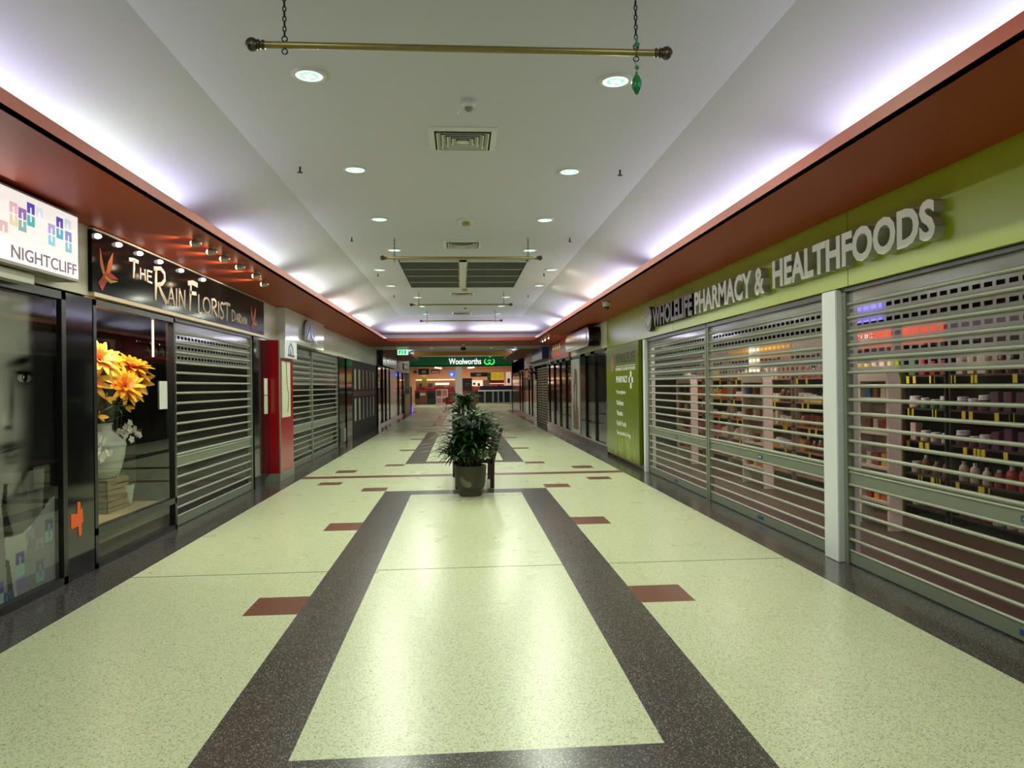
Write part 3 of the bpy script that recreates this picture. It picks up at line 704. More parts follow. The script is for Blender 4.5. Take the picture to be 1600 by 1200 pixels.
# portrait poster: a printed picture computed over a fine grid
def blob(u, v, cu_, cv, ru, rv, a=0.0):
    du, dv = u - cu_, v - cv; c, s_ = math.cos(a), math.sin(a); p = (du * c + dv * s_) / ru; q_ = (-du * s_ + dv * c) / rv
    return math.exp(-(p * p + q_ * q_))
def inpoly(u, v, P_):
    r_ = False; j = len(P_) - 1
    for i in range(len(P_)):
        if (P_[i][1] > v) != (P_[j][1] > v) and u < (P_[j][0] - P_[i][0]) * (v - P_[i][1]) / (P_[j][1] - P_[i][1]) + P_[i][0]: r_ = not r_
        j = i
    return r_
def sstep(a, b_, x): t_ = min(1, max(0, (x - a) / (b_ - a))); return t_ * t_ * (3 - 2 * t_)
SQ = [(5.26, .28, 'v'), (5.26, .19, 't'), (5.26, .10, 'p'), (5.50, .17, 'g'), (5.50, .09, 't2'), (5.62, .60 - .15, 'd'), (5.62, .36, 't2'), (5.02, .13, 'v'), (5.02, .04, 't2'), (5.12, .04, 'd'), (5.50, .33, 'p2'), (5.38, .42, 'p2')]
SC_ = {'v': (74, 70, 120), 't': (110, 150, 138), 'p': (112, 106, 136), 'g': (84, 88, 100), 't2': (118, 142, 140), 'd': (66, 74, 104), 'p2': (128, 122, 134)}
def paint(y, z):
    g = 108.0
    # background/hair falling into dark at the right
    jaw = 5.50 - .05 * sstep(1.2, .8, z) - .16 * sstep(.98, .76, z)
    dark = sstep(jaw - .10, jaw + .02, y)
    g = 132 - 18 * sstep(1.9, 1.5, z) * blob(y, 0, 5.3, 0, .3, 1)
    g += 26 * blob(y, z, 5.10, 1.40, .08, .30) + 22 * blob(y, z, 5.33, 1.28, .09, .12) + 10 * blob(y, z, 5.1, 1.9, .3, .15)
    g -= 95 * blob(y, z, 5.36, 1.72, .16, .03, .2)      # brow
    g -= 62 * blob(y, z, 5.39, 1.61, .14, .07, .05)       # eye socket
    e = blob(y, z, 5.385, 1.595, .095, .034)
    if e > .45: g = 138
    if (y - 5.39) ** 2 / .034 ** 2 + (z - 1.60) ** 2 / .03 ** 2 < 1: g = 20
    if (y - 5.375) ** 2 + (z - 1.606) ** 2 < .008 ** 2: g = 235
    g -= 90 * blob(y, z, 5.385, 1.632, .10, .011, -.05)
    g -= 55 * blob(y, z, 5.00, 1.60, .08, .05) 
    g -= 45 * blob(y, z, 5.235, 1.42, .03, .15, -.05)     # side of the nose
    g -= 70 * blob(y, z, 5.19, 1.25, .045, .014) - 24 * blob(y, z, 5.15, 1.30, .04, .05)
    g -= 78 * blob(y, z, 5.19, 1.12, .13, .028, .04)     # upper lip
    g -= 66 * blob(y, z, 5.20, 1.09, .12, .007, .08)
    g -= 50 * blob(y, z, 5.21, 1.05, .10, .026) - 30 * blob(y, z, 5.22, 1.06, .03, .008)
    g -= 32 * blob(y, z, 5.22, 1.005, .07, .016)
    g += 14 * blob(y, z, 5.22, .93, .07, .05)
    g -= 66 * sstep(5.24, 5.44, y) * sstep(1.95, 1.3, z)
    g = g * (1 - dark) + 26 * dark
    if z < .92 and not y > 5.62 - (.92 - z) * .1:
        under = sstep(jaw - .06, jaw + .03, y) if z > .78 else sstep(.80, .74, z)
        neck = 92 - 30 * blob(y, z, 5.15, .75, .05, .3) - 20 * blob(y, z, 5.5, .7, .06, .3) + 10 * blob(y, z, 5.36, .6, .1, .1)
        if 5.12 < y < 5.68 - .05 * sstep(.6, .9, z): g = g * (1 - under) + neck * under
    r_, gg, bb = g, g * .97, g * .92
    if inpoly(y, z, [(5.14, .50), (5.24, .485), (5.34, .49), (5.45, .53), (5.60, .62), (5.68, .68), (5.76, .7), (5.76, -.1), (5.14, -.1)]):
        c = 150 - 20 * blob(y, z, 5.3, .2, .2, .2); r_, gg, bb = c, c, c * .95
        if y > 5.44 + (z - .5) * .4: r_, gg, bb = 112, 112, 112
    if inpoly(y, z, [(4.2, 1.0), (5.03, .98), (5.14, .87), (5.10, .72), (5.135, .5), (5.16, .3), (5.21, -.1), (4.2, -.1)]): c = 118 + 10 * math.sin(y * 40) * .4; r_, gg, bb = c, c * .96, c * .93
    if inpoly(y, z, [(5.14, .87), (5.18, .86), (5.16, .70), (5.24, .5), (5.14, .5), (5.11, .72)]): r_, gg, bb = 26, 26, 26
    if inpoly(y, z, [(5.15, .35), (5.19, .33), (5.27, -.1), (5.18, -.1)]): r_, gg, bb = 58, 58, 60
    for a, c, k in SQ:
        if a < y < a + .10 and c < z < c + .08:
            hole = a + .038 < y < a + .062 and ((z < c + .05) if k in 'vpgdp2' else (z > c + .03))
            if not hole: r_, gg, bb = SC_[k]
    if y < 4.95 and z > 1.0: r_, gg, bb = r_ * .8, gg * .8, bb * .8
    k_ = 1.12
    return min(250, max(10, r_ * k_)), min(250, max(10, gg * k_)), min(250, max(10, bb * k_))
ya, yb, za, zb, st = 4.55, 5.755, .06, 2.2, .0085
ny, nz = int((yb - ya) / st), int((zb - za) / st)
me = bpy.data.meshes.new('window_poster'); X_ = -3.13
vs = [(X_, ya + i * st, za + j * st) for j in range(nz + 1) for i in range(ny + 1)]
fs = [(j * (ny + 1) + i, j * (ny + 1) + i + 1, (j + 1) * (ny + 1) + i + 1, (j + 1) * (ny + 1) + i) for j in range(nz) for i in range(ny)]
nb = len(vs); vs += [(X_ - .004, ya, za), (X_ - .004, yb, za), (X_ - .004, yb, zb), (X_ - .004, ya, zb)]; fs.append((nb, nb + 3, nb + 2, nb + 1))
me.from_pydata(vs, [], fs); ca = me.color_attributes.new('print', 'FLOAT_COLOR', 'POINT')
buf = []
for v in vs:
    r_, g_, b_ = paint(v[1], v[2]); buf += [lin(r_), lin(g_), lin(b_), 1.0]
ca.data.foreach_set('color', buf)
mp = mat('poster_print', (128, 128, 128), .8, spec=0.0); at = mp.node_tree.nodes.new('ShaderNodeAttribute'); at.attribute_name = 'print'
mp.node_tree.links.new(at.outputs['Color'], mp.node_tree.nodes['Principled BSDF'].inputs['Base Color']); me.materials.append(mp)
o = bpy.data.objects.new('window_poster', me); col.objects.link(o); tag(o, 'large black and white portrait poster of a face behind the left shop window', 'poster')
# backlit NIGHTCLIFF sign
t = empty('light_box_sign', (-3.0, 5.0, 2.33), 'backlit white NIGHTCLIFF sign with coloured squares above the portrait window', 'sign')
SG = mat('sign_lit', (200, 198, 198), .3, emit=.62, ec=(255, 248, 244)); ALUF = mat('sign_frame', (150, 140, 136), .4, .3)
MB().box(-3.08, -2.905, 3.6, 5.70, 2.33, 2.835, ALUF).build('housing', t)
fc = MB().box(-2.905, -2.900, 3.62, 5.675, 2.35, 2.82, SG).build('lit_face', t)
MB().box(-3.08, -2.98, 3.6, 5.25, 2.25, 2.32, CREAM).build('lower_shelf', t)
q = MB(); NC = mat('sign_mauve', (120, 90, 116), .4, emit=.2)
text(q, 'NIGHTCLIFF', L_(-2.90, 4.86, 2.372), .79, .085, NC, .002, .012); q.build('lettering', fc)
sqc = {'v': (90, 76, 176), 't': (80, 176, 176), 'm': (146, 106, 176), 's': (140, 180, 176), 'k': (226, 186, 196), 'o': (236, 214, 178), 'l': (170, 170, 224), 'b': (150, 208, 226), 'f': (222, 232, 250), 'p': (140, 140, 210), 'e': (84, 176, 200), 'h': (206, 226, 232), 'j': (140, 196, 214)}
q = MB()
for a, c, k, dn in ((5.035, 2.705, 'v', 1), (5.035, 2.62, 't', 0), (4.94, 2.648, 'm', 1), (4.94, 2.565, 's', 0), (4.845, 2.665, 'k', 1), (4.845, 2.582, 'o', 0), (5.13, 2.70, 'f', 1),
                    (5.28, 2.62, 'l', 1), (5.28, 2.537, 'b', 0), (5.385, 2.69, 'v', 1), (5.385, 2.607, 'e', 0), (5.49, 2.70, 'h', 1), (5.50, 2.612, 'p', 1), (5.50, 2.53, 'j', 0), (4.74, 2.52, 'k', 1), (4.60, 2.6, 'l', 1), (4.5, 2.68, 't', 0)):
    c_ = sqc[k]; m_ = mat('sign_square_' + {'v': 'violet', 't': 'teal', 'm': 'mauve', 's': 'sage', 'k': 'pink', 'o': 'sand', 'l': 'lilac', 'b': 'sky', 'f': 'frost', 'p': 'periwinkle', 'e': 'cyan', 'h': 'haze', 'j': 'aqua'}[k], c_, .4, emit=.55)
    f_ = L_(-2.90, a, c); W_, H_ = .085, .072
    if dn: P_ = [[(0, 0), (.033, 0), (.033, H_), (0, H_)], [(.052, 0), (W_, 0), (W_, H_), (.052, H_)], [(.033, .043), (.052, .043), (.052, H_), (.033, H_)]]
    else: P_ = [[(0, 0), (.033, 0), (.033, H_), (0, H_)], [(.052, 0), (W_, 0), (W_, H_), (.052, H_)], [(.033, 0), (.052, 0), (.052, .029), (.033, .029)]]
    for p in P_: q.prism(p, f_, .0, .002, m_)
q.build('square_motif', fc)
area('sign_glow', (-2.88, 4.65, 2.58), .45, 2.5, (1, .9, .85), (1, 0, 0), size_y=2.0)

# florist sign
t = empty('shop_sign', (-3.06, 8.75, 2.33), 'long glossy black sign reading THE RAIN FLORIST DARWIN in cream brush letters', 'sign')
FB = mat('sign_black_gloss', (15, 17, 20), .1, spec=.14); PK = mat('sign_cream_pink', (255, 236, 228), .6)
MB().box(-3.08, -3.045, 6.18, 11.38, 2.33, 2.845, FB).build('board', t)
q = MB(); q.box(-3.08, -3.035, 6.18, 11.42, 2.845, 2.86, CREAM); q.box(-3.08, -3.04, 6.2, 11.42, 2.29, 2.325, mat('lit_cream_band', (230, 205, 180), .4)); q.build('edge_moulding', t)
q = MB(); fn = L_(-3.045, 0, 0)
def S(pts, wd=.018): q.stroke(pts, [x_ * 1.2 for x_ in wd] if isinstance(wd, list) else wd * (1.2 if wd > .0185 else .95), fn, 0, .006, PK)
def glyph(ch, a, c, y0, y1, k=.02):
    W_, H_ = c - a, y1 - y0; P = lambda u, v: (a + u * W_, y0 + v * H_)
    if ch == 'T': S([P(0, .93), P(.5, 1), P(1, .97)], k * 1.3); S([P(.55, 1), P(.5, .5), P(.45, 0)], [k, k * 1.2, k * .8])
    elif ch == 'H': S([P(.1, 1), P(.05, 0)], k); S([P(.9, 1), P(.95, 0)], k); S([P(.05, .5), P(.95, .55)], k)
    elif ch == 'E': S([P(.15, 1), P(.1, 0)], k); S([P(.1, .97), P(1, 1)], k); S([P(.1, .52), P(.85, .55)], k); S([P(.1, .03), P(1, .0)], k)
    elif ch == 'R': S([P(.12, .95), P(.1, .5), P(.05, 0)], [k, k * 1.4, k]); S([P(-.05, .95), P(.5, 1.03), P(.82, .92), P(.85, .72), P(.6, .56), P(.15, .48)], k * 1.1); S([P(.3, .5), P(.6, .25), P(1, 0)], [k, k * 1.3, k * 1.6])
    elif ch == 'A': S([P(0, 0), P(.5, 1)], k); S([P(.5, 1), P(1, 0)], k * 1.2); S([P(.2, .35), P(.8, .38)], k * .9)
    elif ch == 'I': S([P(.5, 1), P(.45, 0)], k)
    elif ch == 'N': S([P(.05, 0), P(.1, 1)], k); S([P(.1, 1), P(.9, .02)], k * 1.1); S([P(.9, 0), P(.95, 1.02)], k)
    elif ch == 'F': S([P(.3, .95), P(.22, .5), P(.15, 0)], [k, k * 1.4, k]); S([P(0, .92), P(.5, 1), P(1, .97)], k * 1.5); S([P(.2, .62), P(.85, .66)], k * 1.2)
    elif ch == 'L': S([P(.1, 1), P(.05, .03)], k); S([P(.05, .02), P(1, .05)], k)
    elif ch in 'OD':
        n = 14; pts = [P(.5 + .5 * math.cos(2 * math.pi * i / n + .3), .5 + .5 * math.sin(2 * math.pi * i / n + .3)) for i in range(n + 1)]
        if ch == 'D': pts = [P(.1, .0), P(.6, .1), P(.95, .35), P(.95, .65), P(.6, .93), P(.1, 1), P(.08, 0)]
        S(pts, k)
    elif ch == 'S': S([P(.95, .9), P(.5, 1), P(.12, .82), P(.25, .6), P(.75, .42), P(.88, .2), P(.5, 0), P(.05, .1)], k)
    elif ch == 'W': S([P(0, 1), P(.25, 0)], k); S([P(.25, 0), P(.5, .8)], k); S([P(.5, .8), P(.75, 0)], k); S([P(.75, 0), P(1, 1)], k)
for ch, a, c, y0, y1, k in (('T', 6.84, 7.03, 2.55, 2.72, .022), ('H', 7.06, 7.18, 2.56, 2.67, .018), ('E', 7.21, 7.33, 2.56, 2.67, .018), ('R', 7.39, 7.68, 2.40, 2.73, .03), ('A', 7.71, 7.88, 2.40, 2.58, .02),
                            ('I', 7.91, 7.97, 2.40, 2.59, .02), ('N', 8.0, 8.18, 2.40, 2.60, .02), ('F', 8.27, 8.56, 2.39, 2.72, .03), ('L', 8.58, 8.70, 2.39, 2.61, .02), ('O', 8.74, 8.98, 2.42, 2.60, .02),
                            ('R', 9.03, 9.22, 2.41, 2.61, .02), ('I', 9.25, 9.32, 2.40, 2.61, .02), ('S', 9.34, 9.48, 2.40, 2.61, .02), ('T', 9.49, 9.73, 2.39, 2.62, .022), ('D', 9.80, 9.95, 2.41, 2.56, .018),
                            ('A', 9.98, 10.08, 2.41, 2.53, .014), ('R', 10.10, 10.19, 2.41, 2.53, .014), ('W', 10.21, 10.33, 2.41, 2.52, .014), ('I', 10.34, 10.37, 2.41, 2.52, .014), ('N', 10.39, 10.48, 2.41, 2.51, .014)):
    glyph(ch, a, c, y0, y1, k)
q.build('lettering', t)
SB = mat('sign_glint', (255, 246, 236), .3, emit=3.0)
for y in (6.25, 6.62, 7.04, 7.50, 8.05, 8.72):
    MB().ball((-3.035, y, 2.80), .034, SB, 12, .022).build('sign_glint', t)  # glowing balls added in place of the spotlight glints on the board
BR = mat('bloom_red', (190, 52, 44), .5); BO = mat('bloom_orange', (220, 110, 56), .5); BY = mat('bloom_yellow', (206, 190, 60), .5)
for nm, oy, k in (('flower_motif', 6.28, 1.0), ('flower_motif', 10.68, .85)):
    q = MB(); f_ = L_(-3.045, oy, 2.38)
    q.stroke([(.12, .08), (.05, .2), (.03, .33)], [.04, .05, .006], f_, 0, .003, BO); q.stroke([(.12, .08), (.2, .22), (.25, .33)], [.05, .075, .008], f_, .001, .004, BO)
    q.stroke([(.02, .0), (.1, .08), (.2, .12), (.34, .11)], [.09, .08, .06, .005], f_, .002, .005, BR); q.stroke([(.1, .1), (.2, .07), (.33, .09)], [.02, .03, .004], f_, .003, .006, BY)
    q.build(nm, t)
    if k < 1: pass
# red pillar box, black jambs, notices
o = MB().box(-3.2, -3.07, 10.9, 11.42, 0, 2.29, BLACKG).build('column', loc=(-3.07, 10.9, 0)); tag(o, 'black glossy jamb between the florist shutter and the red pillar', 'column')
RED = mat('red_gloss', (150, 8, 24), .18, spec=.6); DRED = mat('dark_red_gloss', (62, 12, 22), .12)
PAP = mat('paper', (200, 204, 196), .8)
for z0_, z1__, l, c in ((1.40, 1.66, 'upper pale notice sheet on the dark red panel', PAP), (1.10, 1.39, 'lower greenish notice sheet on the dark red panel', mat('paper_green', (176, 196, 160), .8))):
    o = MB().box(-3.078, -3.074, 11.46, 11.66, z0_, z1__, c).build('notice', loc=(-3.08, 11.5, z0_)); tag(o, l, 'notice')
t = empty('display_pillar', (-3.0, 12.2, 0), 'glossy red pillar with white sign box and pale notice board', 'pillar')
MB().box(-3.2, -2.92, 11.76, 12.72, .13, 2.28, RED, .008).build('body', t)
MB().box(-3.2, -3.08, 11.425, 11.75, .13, 2.28, DRED).build('side_return', t)
MB().box(-3.2, -2.915, 11.755, 12.725, 0, .13, ALU).build('kick_plate', t)
MB().box(-2.925, -2.905, 11.76, 11.79, .13, 2.28, ALU).build('corner_strip', t)
fb = MB().box(-2.92, -2.84, 11.84, 12.68, 2.0, 2.29, WHITEP).build('sign_box', t)
AB = mat('arch_blue_grey', (104, 112, 150), .3, .3)
q = MB(); q.stroke([(.25, .04), (.27, .18), (.4, .25), (.53, .18), (.55, .04)], .035, L_(-2.84, 11.84, 2.0), 0, .006, AB); q.stroke([(.2, .05), (.65, .04)], .03, L_(-2.84, 11.84, 2.0), 0, .006, AB); q.stroke([(.36, .05), (.38, .17), (.42, .05)], .02, L_(-2.84, 11.84, 2.0), 0, .006, AB); q.build('arch_emblem', fb)
nb_ = MB().box(-2.92, -2.912, 11.93, 12.5, 1.02, 1.95, mat('notice_board_cream', (196, 200, 170), .5)).build('notice_board', t)
MB().tube([(-2.908, 12.2, 1.95), (-2.908, 12.24, 1.6), (-2.908, 12.36, 1.35), (-2.908, 12.28, 1.1)], .004, BLACKM, 5).build('cable', nb_)
# arch sign box
t = empty('sign_box', (-3.0, 14, 2.3), 'white box sign with a raised metallic arch emblem above the left shutters', 'sign')
MB().box(-3.08, -2.93, 12.25, 15.65, 2.29, 2.865, mat('white_gloss', (206, 208, 204), .12)).build('box', t)
q = MB(); f_ = L_(-2.93, 13.95, 2.40); n = 12
outer = [(-.45, 0)] + [(-.45 * math.cos(math.pi * k / n), .1 + .3 * math.sin(math.pi * k / n) ** .8) for k in range(n + 1)] + [(.45, 0)]
q.prism(outer, f_, 0, .06, ALU); q.prism([(u * .78, v * .85 + .01) for u, v in outer], f_, .06, .065, AB); q.build('arch_emblem', t)
q = MB(); q.stroke([(-.3, .03), (-.1, .16), (0, .28), (.12, .1), (.55, -.02), (.8, 0)], [.03, .05, .05, .05, .05, .02], f_, .065, .075, mat('arch_silver', (170, 174, 190), .25, .7)); q.build('motif', t)

# florist window display
t = empty('display_deck', (-3.6, 7.1, 0), 'pale timber display deck in the florist window', 'platform')
WOOD = mat('pale_timber', (150, 134, 92), .6, noise=.25, nscale=14); WOOD2 = mat('crate_timber', (130, 112, 74), .7, noise=.35, nscale=20)
MB().box(-5.0, -3.18, 6.27, 7.94, .27, .31, WOOD).build('top_board', t); MB().box(-3.24, -3.2, 6.27, 7.94, .0, .27, mat('deck_front', (110, 104, 84), .7)).build('front_board', t)
def crate(loc, sx, sy, h, label):
    x, y, z = loc; t = empty('wooden_crate', loc, label, 'crate', 'slatted crates in the florist window'); n = 3; q = MB()
    for k in range(n):
        za = z + k * h / n; hb = h / n - .012
        q.box(x - sx, x + sx, y - sy, y - sy + .012, za, za + hb, WOOD2); q.box(x - sx, x + sx, y + sy - .012, y + sy, za, za + hb, WOOD2)
        q.box(x - sx, x - sx + .012, y - sy, y + sy, za, za + hb, WOOD2); q.box(x + sx - .012, x + sx, y - sy, y + sy, za, za + hb, WOOD2)
    q.build('slats', t); MB().box(x - sx + .01, x + sx - .01, y - sy + .01, y + sy - .01, z + h - .02, z + h, WOOD2).build('top', t); return t
crate((-3.62, 7.38, .31), .22, .24, .17, 'slatted wooden crate at the bottom of the stack under the vase'); crate((-3.62, 7.38, .48), .21, .23, .15, 'slatted wooden crate on top of the stack under the vase')
CER = mat('ceramic_grey_white', (176, 178, 164), .4, noise=.04)
t = empty('vase', (-3.62, 7.38, .63), 'large pale ceramic vase holding the orange flowers in the florist window', 'vase')
MB().lathe([(.12, .0), (.17, .01), (.22, .08), (.255, .22), (.265, .33), (.255, .36), (.225, .39), (.175, .44), (.145, .47), (.14, .52), (.155, .545), (.14, .545), (.12, .50)], (-3.62, 7.38, .63), CER, 32).build('body', t)
q = MB()
for a in (0.2, 2.3, 4.4): q.tube([(-3.62 + .19 * math.cos(a), 7.38 + .19 * math.sin(a), .70), (-3.62 + .185 * math.cos(a), 7.38 + .185 * math.sin(a), .63)], [.03, .008], CER, 8)
q.build('foot', t)
PY = mat('petal_yellow', (250, 186, 34), .5); PO = mat('petal_orange', (246, 140, 30), .5); PR = mat('petal_red_orange', (232, 84, 24), .5); STM = mat('stem_green', (74, 96, 40), .6); LFG = mat('leaf_olive', (62, 80, 32), .5); DCE = mat('flower_centre', (70, 60, 56), .8)
def petal(q, c, d, up_v, L, W, mats, curl=.25, segs=5):
    c = Vector(c); d = Vector(d).normalized(); s_ = d.cross(up_v).normalized(); u = s_.cross(d).normalized(); pr = None
    for k in range(segs + 1):
        t_ = k / segs; wv = W * math.sin(math.pi * (t_ * .86 + .07)) ** .8 * (1 - .15 * t_); p = c + d * (L * t_) - u * (curl * L * t_ * t_)
        row = (p - s_ * wv / 2 + u * wv * .12, p, p + s_ * wv / 2 + u * wv * .12)
        if pr:
            m_ = mats[min(len(mats) - 1, int((k - 1) * len(mats) / segs))]
            q.face([pr[0], pr[1], row[1], row[0]], m_, True); q.face([pr[1], pr[2], row[2], row[1]], m_, True)
        pr = row
def flower(loc, axis, rad, label, centre=False):
    t = empty('giant_flower', loc, label, 'flower', 'giant orange and yellow artificial flowers'); ax = Vector(axis).normalized(); c = Vector(loc)
    a = ax.cross(Vector((0, 0, 1)) if abs(ax.z) < .9 else Vector((1, 0, 0))).normalized(); b2 = ax.cross(a); q = MB()
    for ly, (n, tilt, k) in enumerate(((11, .1, 1.0), (10, .5, .9), (7, 1.1, .66))):
        for i in range(n):
            g = 2 * math.pi * (i + .5 * ly) / n + rn.uniform(-.1, .1); r_ = a * math.cos(g) + b2 * math.sin(g)
            petal(q, c + r_ * .015, r_ + ax * (tilt + rn.uniform(-.12, .12)), ax, rad * k * rn.uniform(.9, 1.1), rad * .31, [PR, PO, PO, PY, PY], .2)
    q.build('petals', t)
    if centre: MB().ball(c + ax * .03, rad * .26, DCE, 12).build('centre', t)
    base = Vector((-3.62, 7.38, 1.12)); mid = (c + base) / 2 + Vector((0, .02, -.02))
    MB().tube([base, mid, c - ax * .01], .009, STM, 6).build('stem', t); return t
flower((-3.50, 7.22, 1.80), (.55, -.35, .5), .22, 'giant orange flower at the top left of the florist vase')
flower((-3.48, 7.86, 1.74), (.4, -.2, .8), .22, 'giant orange flower at the top right of the florist vase, opening upwards')
flower((-3.46, 8.22 - .3, 1.60), (.75, -.5, -.05), .19, 'giant orange flower with a dark centre at the right of the vase', True)
flower((-3.44, 7.62, 1.54), (.5, -.3, .35), .21, 'giant yellow orange flower hanging in the middle above the vase')
flower((-3.52, 7.08, 1.58), (.5, -.5, .1), .18, 'giant orange flower at the left edge of the florist window')
t = empty('vase_foliage', (-3.62, 7.38, 1.12), 'broad green leaves and yellow buds rising from the large vase', 'foliage'); q = MB()
for k in range(14):
    g = rn.uniform(0, 6.28); d = Vector((math.cos(g), math.sin(g), rn.uniform(.2, 1.6))); c = Vector((-3.62, 7.38, 1.14)) + Vector((0, 0, rn.uniform(0, .15)))
    petal(q, c, d, Vector((0, 0, 1)), rn.uniform(.22, .36), .13, [LFG], .3)
q.build('leaf_cluster', t); q = MB()
for k, (y, z) in enumerate(((7.65, 1.32), (7.25, 1.42), (7.1, 1.25), (7.3, 1.62), (7.75, 1.40))):
    for i in range(3): petal(q, (-3.46, y, z), (.3, .5 - .4 * i, -.3 + .3 * i), Vector((1, 0, .2)), .09, .05, [PY], .2)
q.build('bud', t)
# orchids
WPT = mat('orchid_white', (226, 214, 206), .5)
def orchid(loc, label, pot_z):
    t = empty('orchid_spray', loc, label, 'orchid', 'white orchid sprays in the florist window'); q = MB(); c = Vector(loc)
    for k in range(18):
        p = c + Vector((rn.uniform(-.07, .07), rn.uniform(-.14, .14), rn.uniform(-.12, .12))); ax = Vector((1, rn.uniform(-.5, .2), rn.uniform(-.4, .4))).normalized(); a = ax.cross(Vector((0, 0, 1))).normalized(); b2 = ax.cross(a)
        for i in range(5):
            g = 2 * math.pi * i / 5; petal(q, p, a * math.cos(g) + b2 * math.sin(g) + ax * .2, ax, .042, .04, [WPT], .1, 3)
    q.build('blossoms', t); MB().tube([(c.x - .05, c.y, pot_z), (c.x - .07, c.y - .03, (c.z + pot_z) / 2), (c.x - .02, c.y, c.z)], .005, STM, 5).build('stem', t)
orchid((-3.35, 6.85, .98), 'white orchid spray in front of the left side of the vase', .31); orchid((-3.5, 7.82, 1.06), 'white orchid spray to the right of the large vase', .60)
def planter(loc, r, h, label, leaves=10, mat_=None, ll=.25):
    t = empty('plant_pot', loc, label, 'potted plant'); MB().lathe([(.001, 0), (r * .72, 0), (r * .85, h * .3), (r, h), (r * .93, h), (r * .88, h - .03), (.001, h - .03)], loc, mat_ or CER, 24).build('pot', t); q = MB()
    for k in range(leaves):
        g = rn.uniform(0, 6.28); petal(q, (loc[0], loc[1], loc[2] + h - .03), (math.cos(g), math.sin(g), rn.uniform(.6, 2.)), Vector((0, 0, 1)), ll * rn.uniform(.7, 1.1), .05, [LFG], .4)
    q.build('leaf_cluster', t); return t
planter((-3.42, 6.72, .31), .07, .12, 'small white bowl pot in the lower left of the florist window', 6, None, .12)
WPOT = mat('planter_white', (190, 196, 186), .5)
planter((-3.85, 7.72, .31), .17, .46, 'tall white planter at the lower right of the florist window', 8, WPOT, .22)
planter((-3.5, 7.62, .31), .13, .22, 'short pale planter beside the crates in the florist window', 9, CER, .2)
MOSS = mat('moss', (84, 92, 34), .95, bump=.8, nscale=40, noise=.3)
t = empty('moss_cylinder', (-3.9, 7.45, 1.85), 'hanging moss covered cylinder behind the giant flowers', 'decoration'); q = MB(); q.lathe([(.001, 0), (.15, .01), (.16, .15), (.155, .3), (.12, .38), (.001, .39)], (-3.9, 7.5, 1.78), MOSS, 20); q.build('moss', t); MB().tube([(-3.9, 7.5, 2.17), (-3.9, 7.5, 2.5)], .006, BLACKM, 5).build('cord', t)
for y, l in ((6.85, 'small glass pendant lamp at the top left inside the florist window'), (7.1, 'second small glass pendant lamp inside the florist window')):
    t = empty('pendant_lamp', (-3.55, y, 2.12), l, 'pendant lamp', 'pendant lamps in the florist window'); MB().lathe([(.01, .13), (.02, .11), (.035, .07), (.07, .0)], (-3.55, y, 2.08), mat('lamp_amber', (214, 150, 110), .3), 18).build('shade', t); MB().tube([(-3.55, y, 2.2), (-3.55, y, 2.5)], .004, BLACKM, 5).build('cord', t); MB().ball((-3.55, y, 2.1), .022, mat('lamp_bulb', (255, 224, 180), .3, emit=5.0)).build('bulb', t)
area('florist_lamp_or_fill', (-3.5, 7.1, 2.46), .5, 34, (1, .86, .66), (-.1, .1, -1)); area('florist_lamp_or_fill', (-4.5, 7.2, 2.46), .5, 22, (1, .9, .74), (-.1, 0, -1)); area('florist_lamp_or_fill', (-4.6, 9.4, 2.45), .6, 7, (1, .9, .75), (0, 0, -1))  # the one behind the flowers is an added fill, brightening moss and palms
t = empty('tube_light', (-3.2, 7.6, 2.0), 'thin white vertical tube light at the right of the florist window', 'light'); MB().tube([(-3.16, 7.62, 1.84), (-3.16, 7.62, 2.22)], .012, mat('tube_glow', (255, 214, 196), .3, emit=1.0), 8).build('tube', t)
o = MB().box(-3.094, -3.09, 7.60, 7.79, 1.30, 1.59, PAP).build('notice', loc=(-3.09, 7.6, 1.3)); tag(o, 'pale paper notice taped inside the florist window', 'notice')
# dim greenery behind and a rough dark backdrop
DL = mat('leaf_dim', (58, 74, 40), .6)
def bushy(loc, h, n, label, m_=DL, ll=.3, pot=True, wd=.028):
    t = empty('potted_palm', loc, label, 'potted plant'); x, y, z = loc
    MB().lathe([(.001, 0), (.1, 0), (.13, .22), (.001, .22)], loc, CER, 16).build('pot', t); q = MB(); s_ = MB()
    for k in range(n):
        g = rn.uniform(0, 6.28); hh = h * rn.uniform(.55, 1); c = Vector((x + .12 * math.cos(g), y + .12 * math.sin(g), z + hh)); s_.tube([(x, y, z + .2), c], .004, STM, 4)
        for i in range(8):
            a = 6.28 * i / 8 + g; petal(q, c, (math.cos(a), math.sin(a), rn.uniform(-.1, .8)), Vector((0, 0, 1)), ll * rn.uniform(.5, .8), wd, [m_], .35, 4)
    q.build('leaf_cluster', t); s_.build('stems', t); return t
bushy((-4.1, 7.7, .31), 1.65, 14, 'tall spiky palm in shadow behind the giant flowers')
bushy((-4.8, 7.2, 0.31), 1.2, 10, 'shadowy palm at the back of the florist window')
bushy((-4.4, 8.8, 0), 1.1, 10, 'shadowy potted palm behind the left half of the florist shutter'); bushy((-4.6, 9.9, 0), 1.3, 10, 'shadowy potted palm behind the right half of the florist shutter')
t = empty('workbench', (-4.9, 9.6, 0), 'dim timber counter behind the florist shutter', 'counter'); MB().box(-5.3, -4.95, 8.3, 11.5, .85, .9, WOOD).build('top', t); MB().box(-5.28, -5.0, 8.35, 11.4, 0, .85, mat('counter_front', (80, 76, 60), .7)).build('body', t)

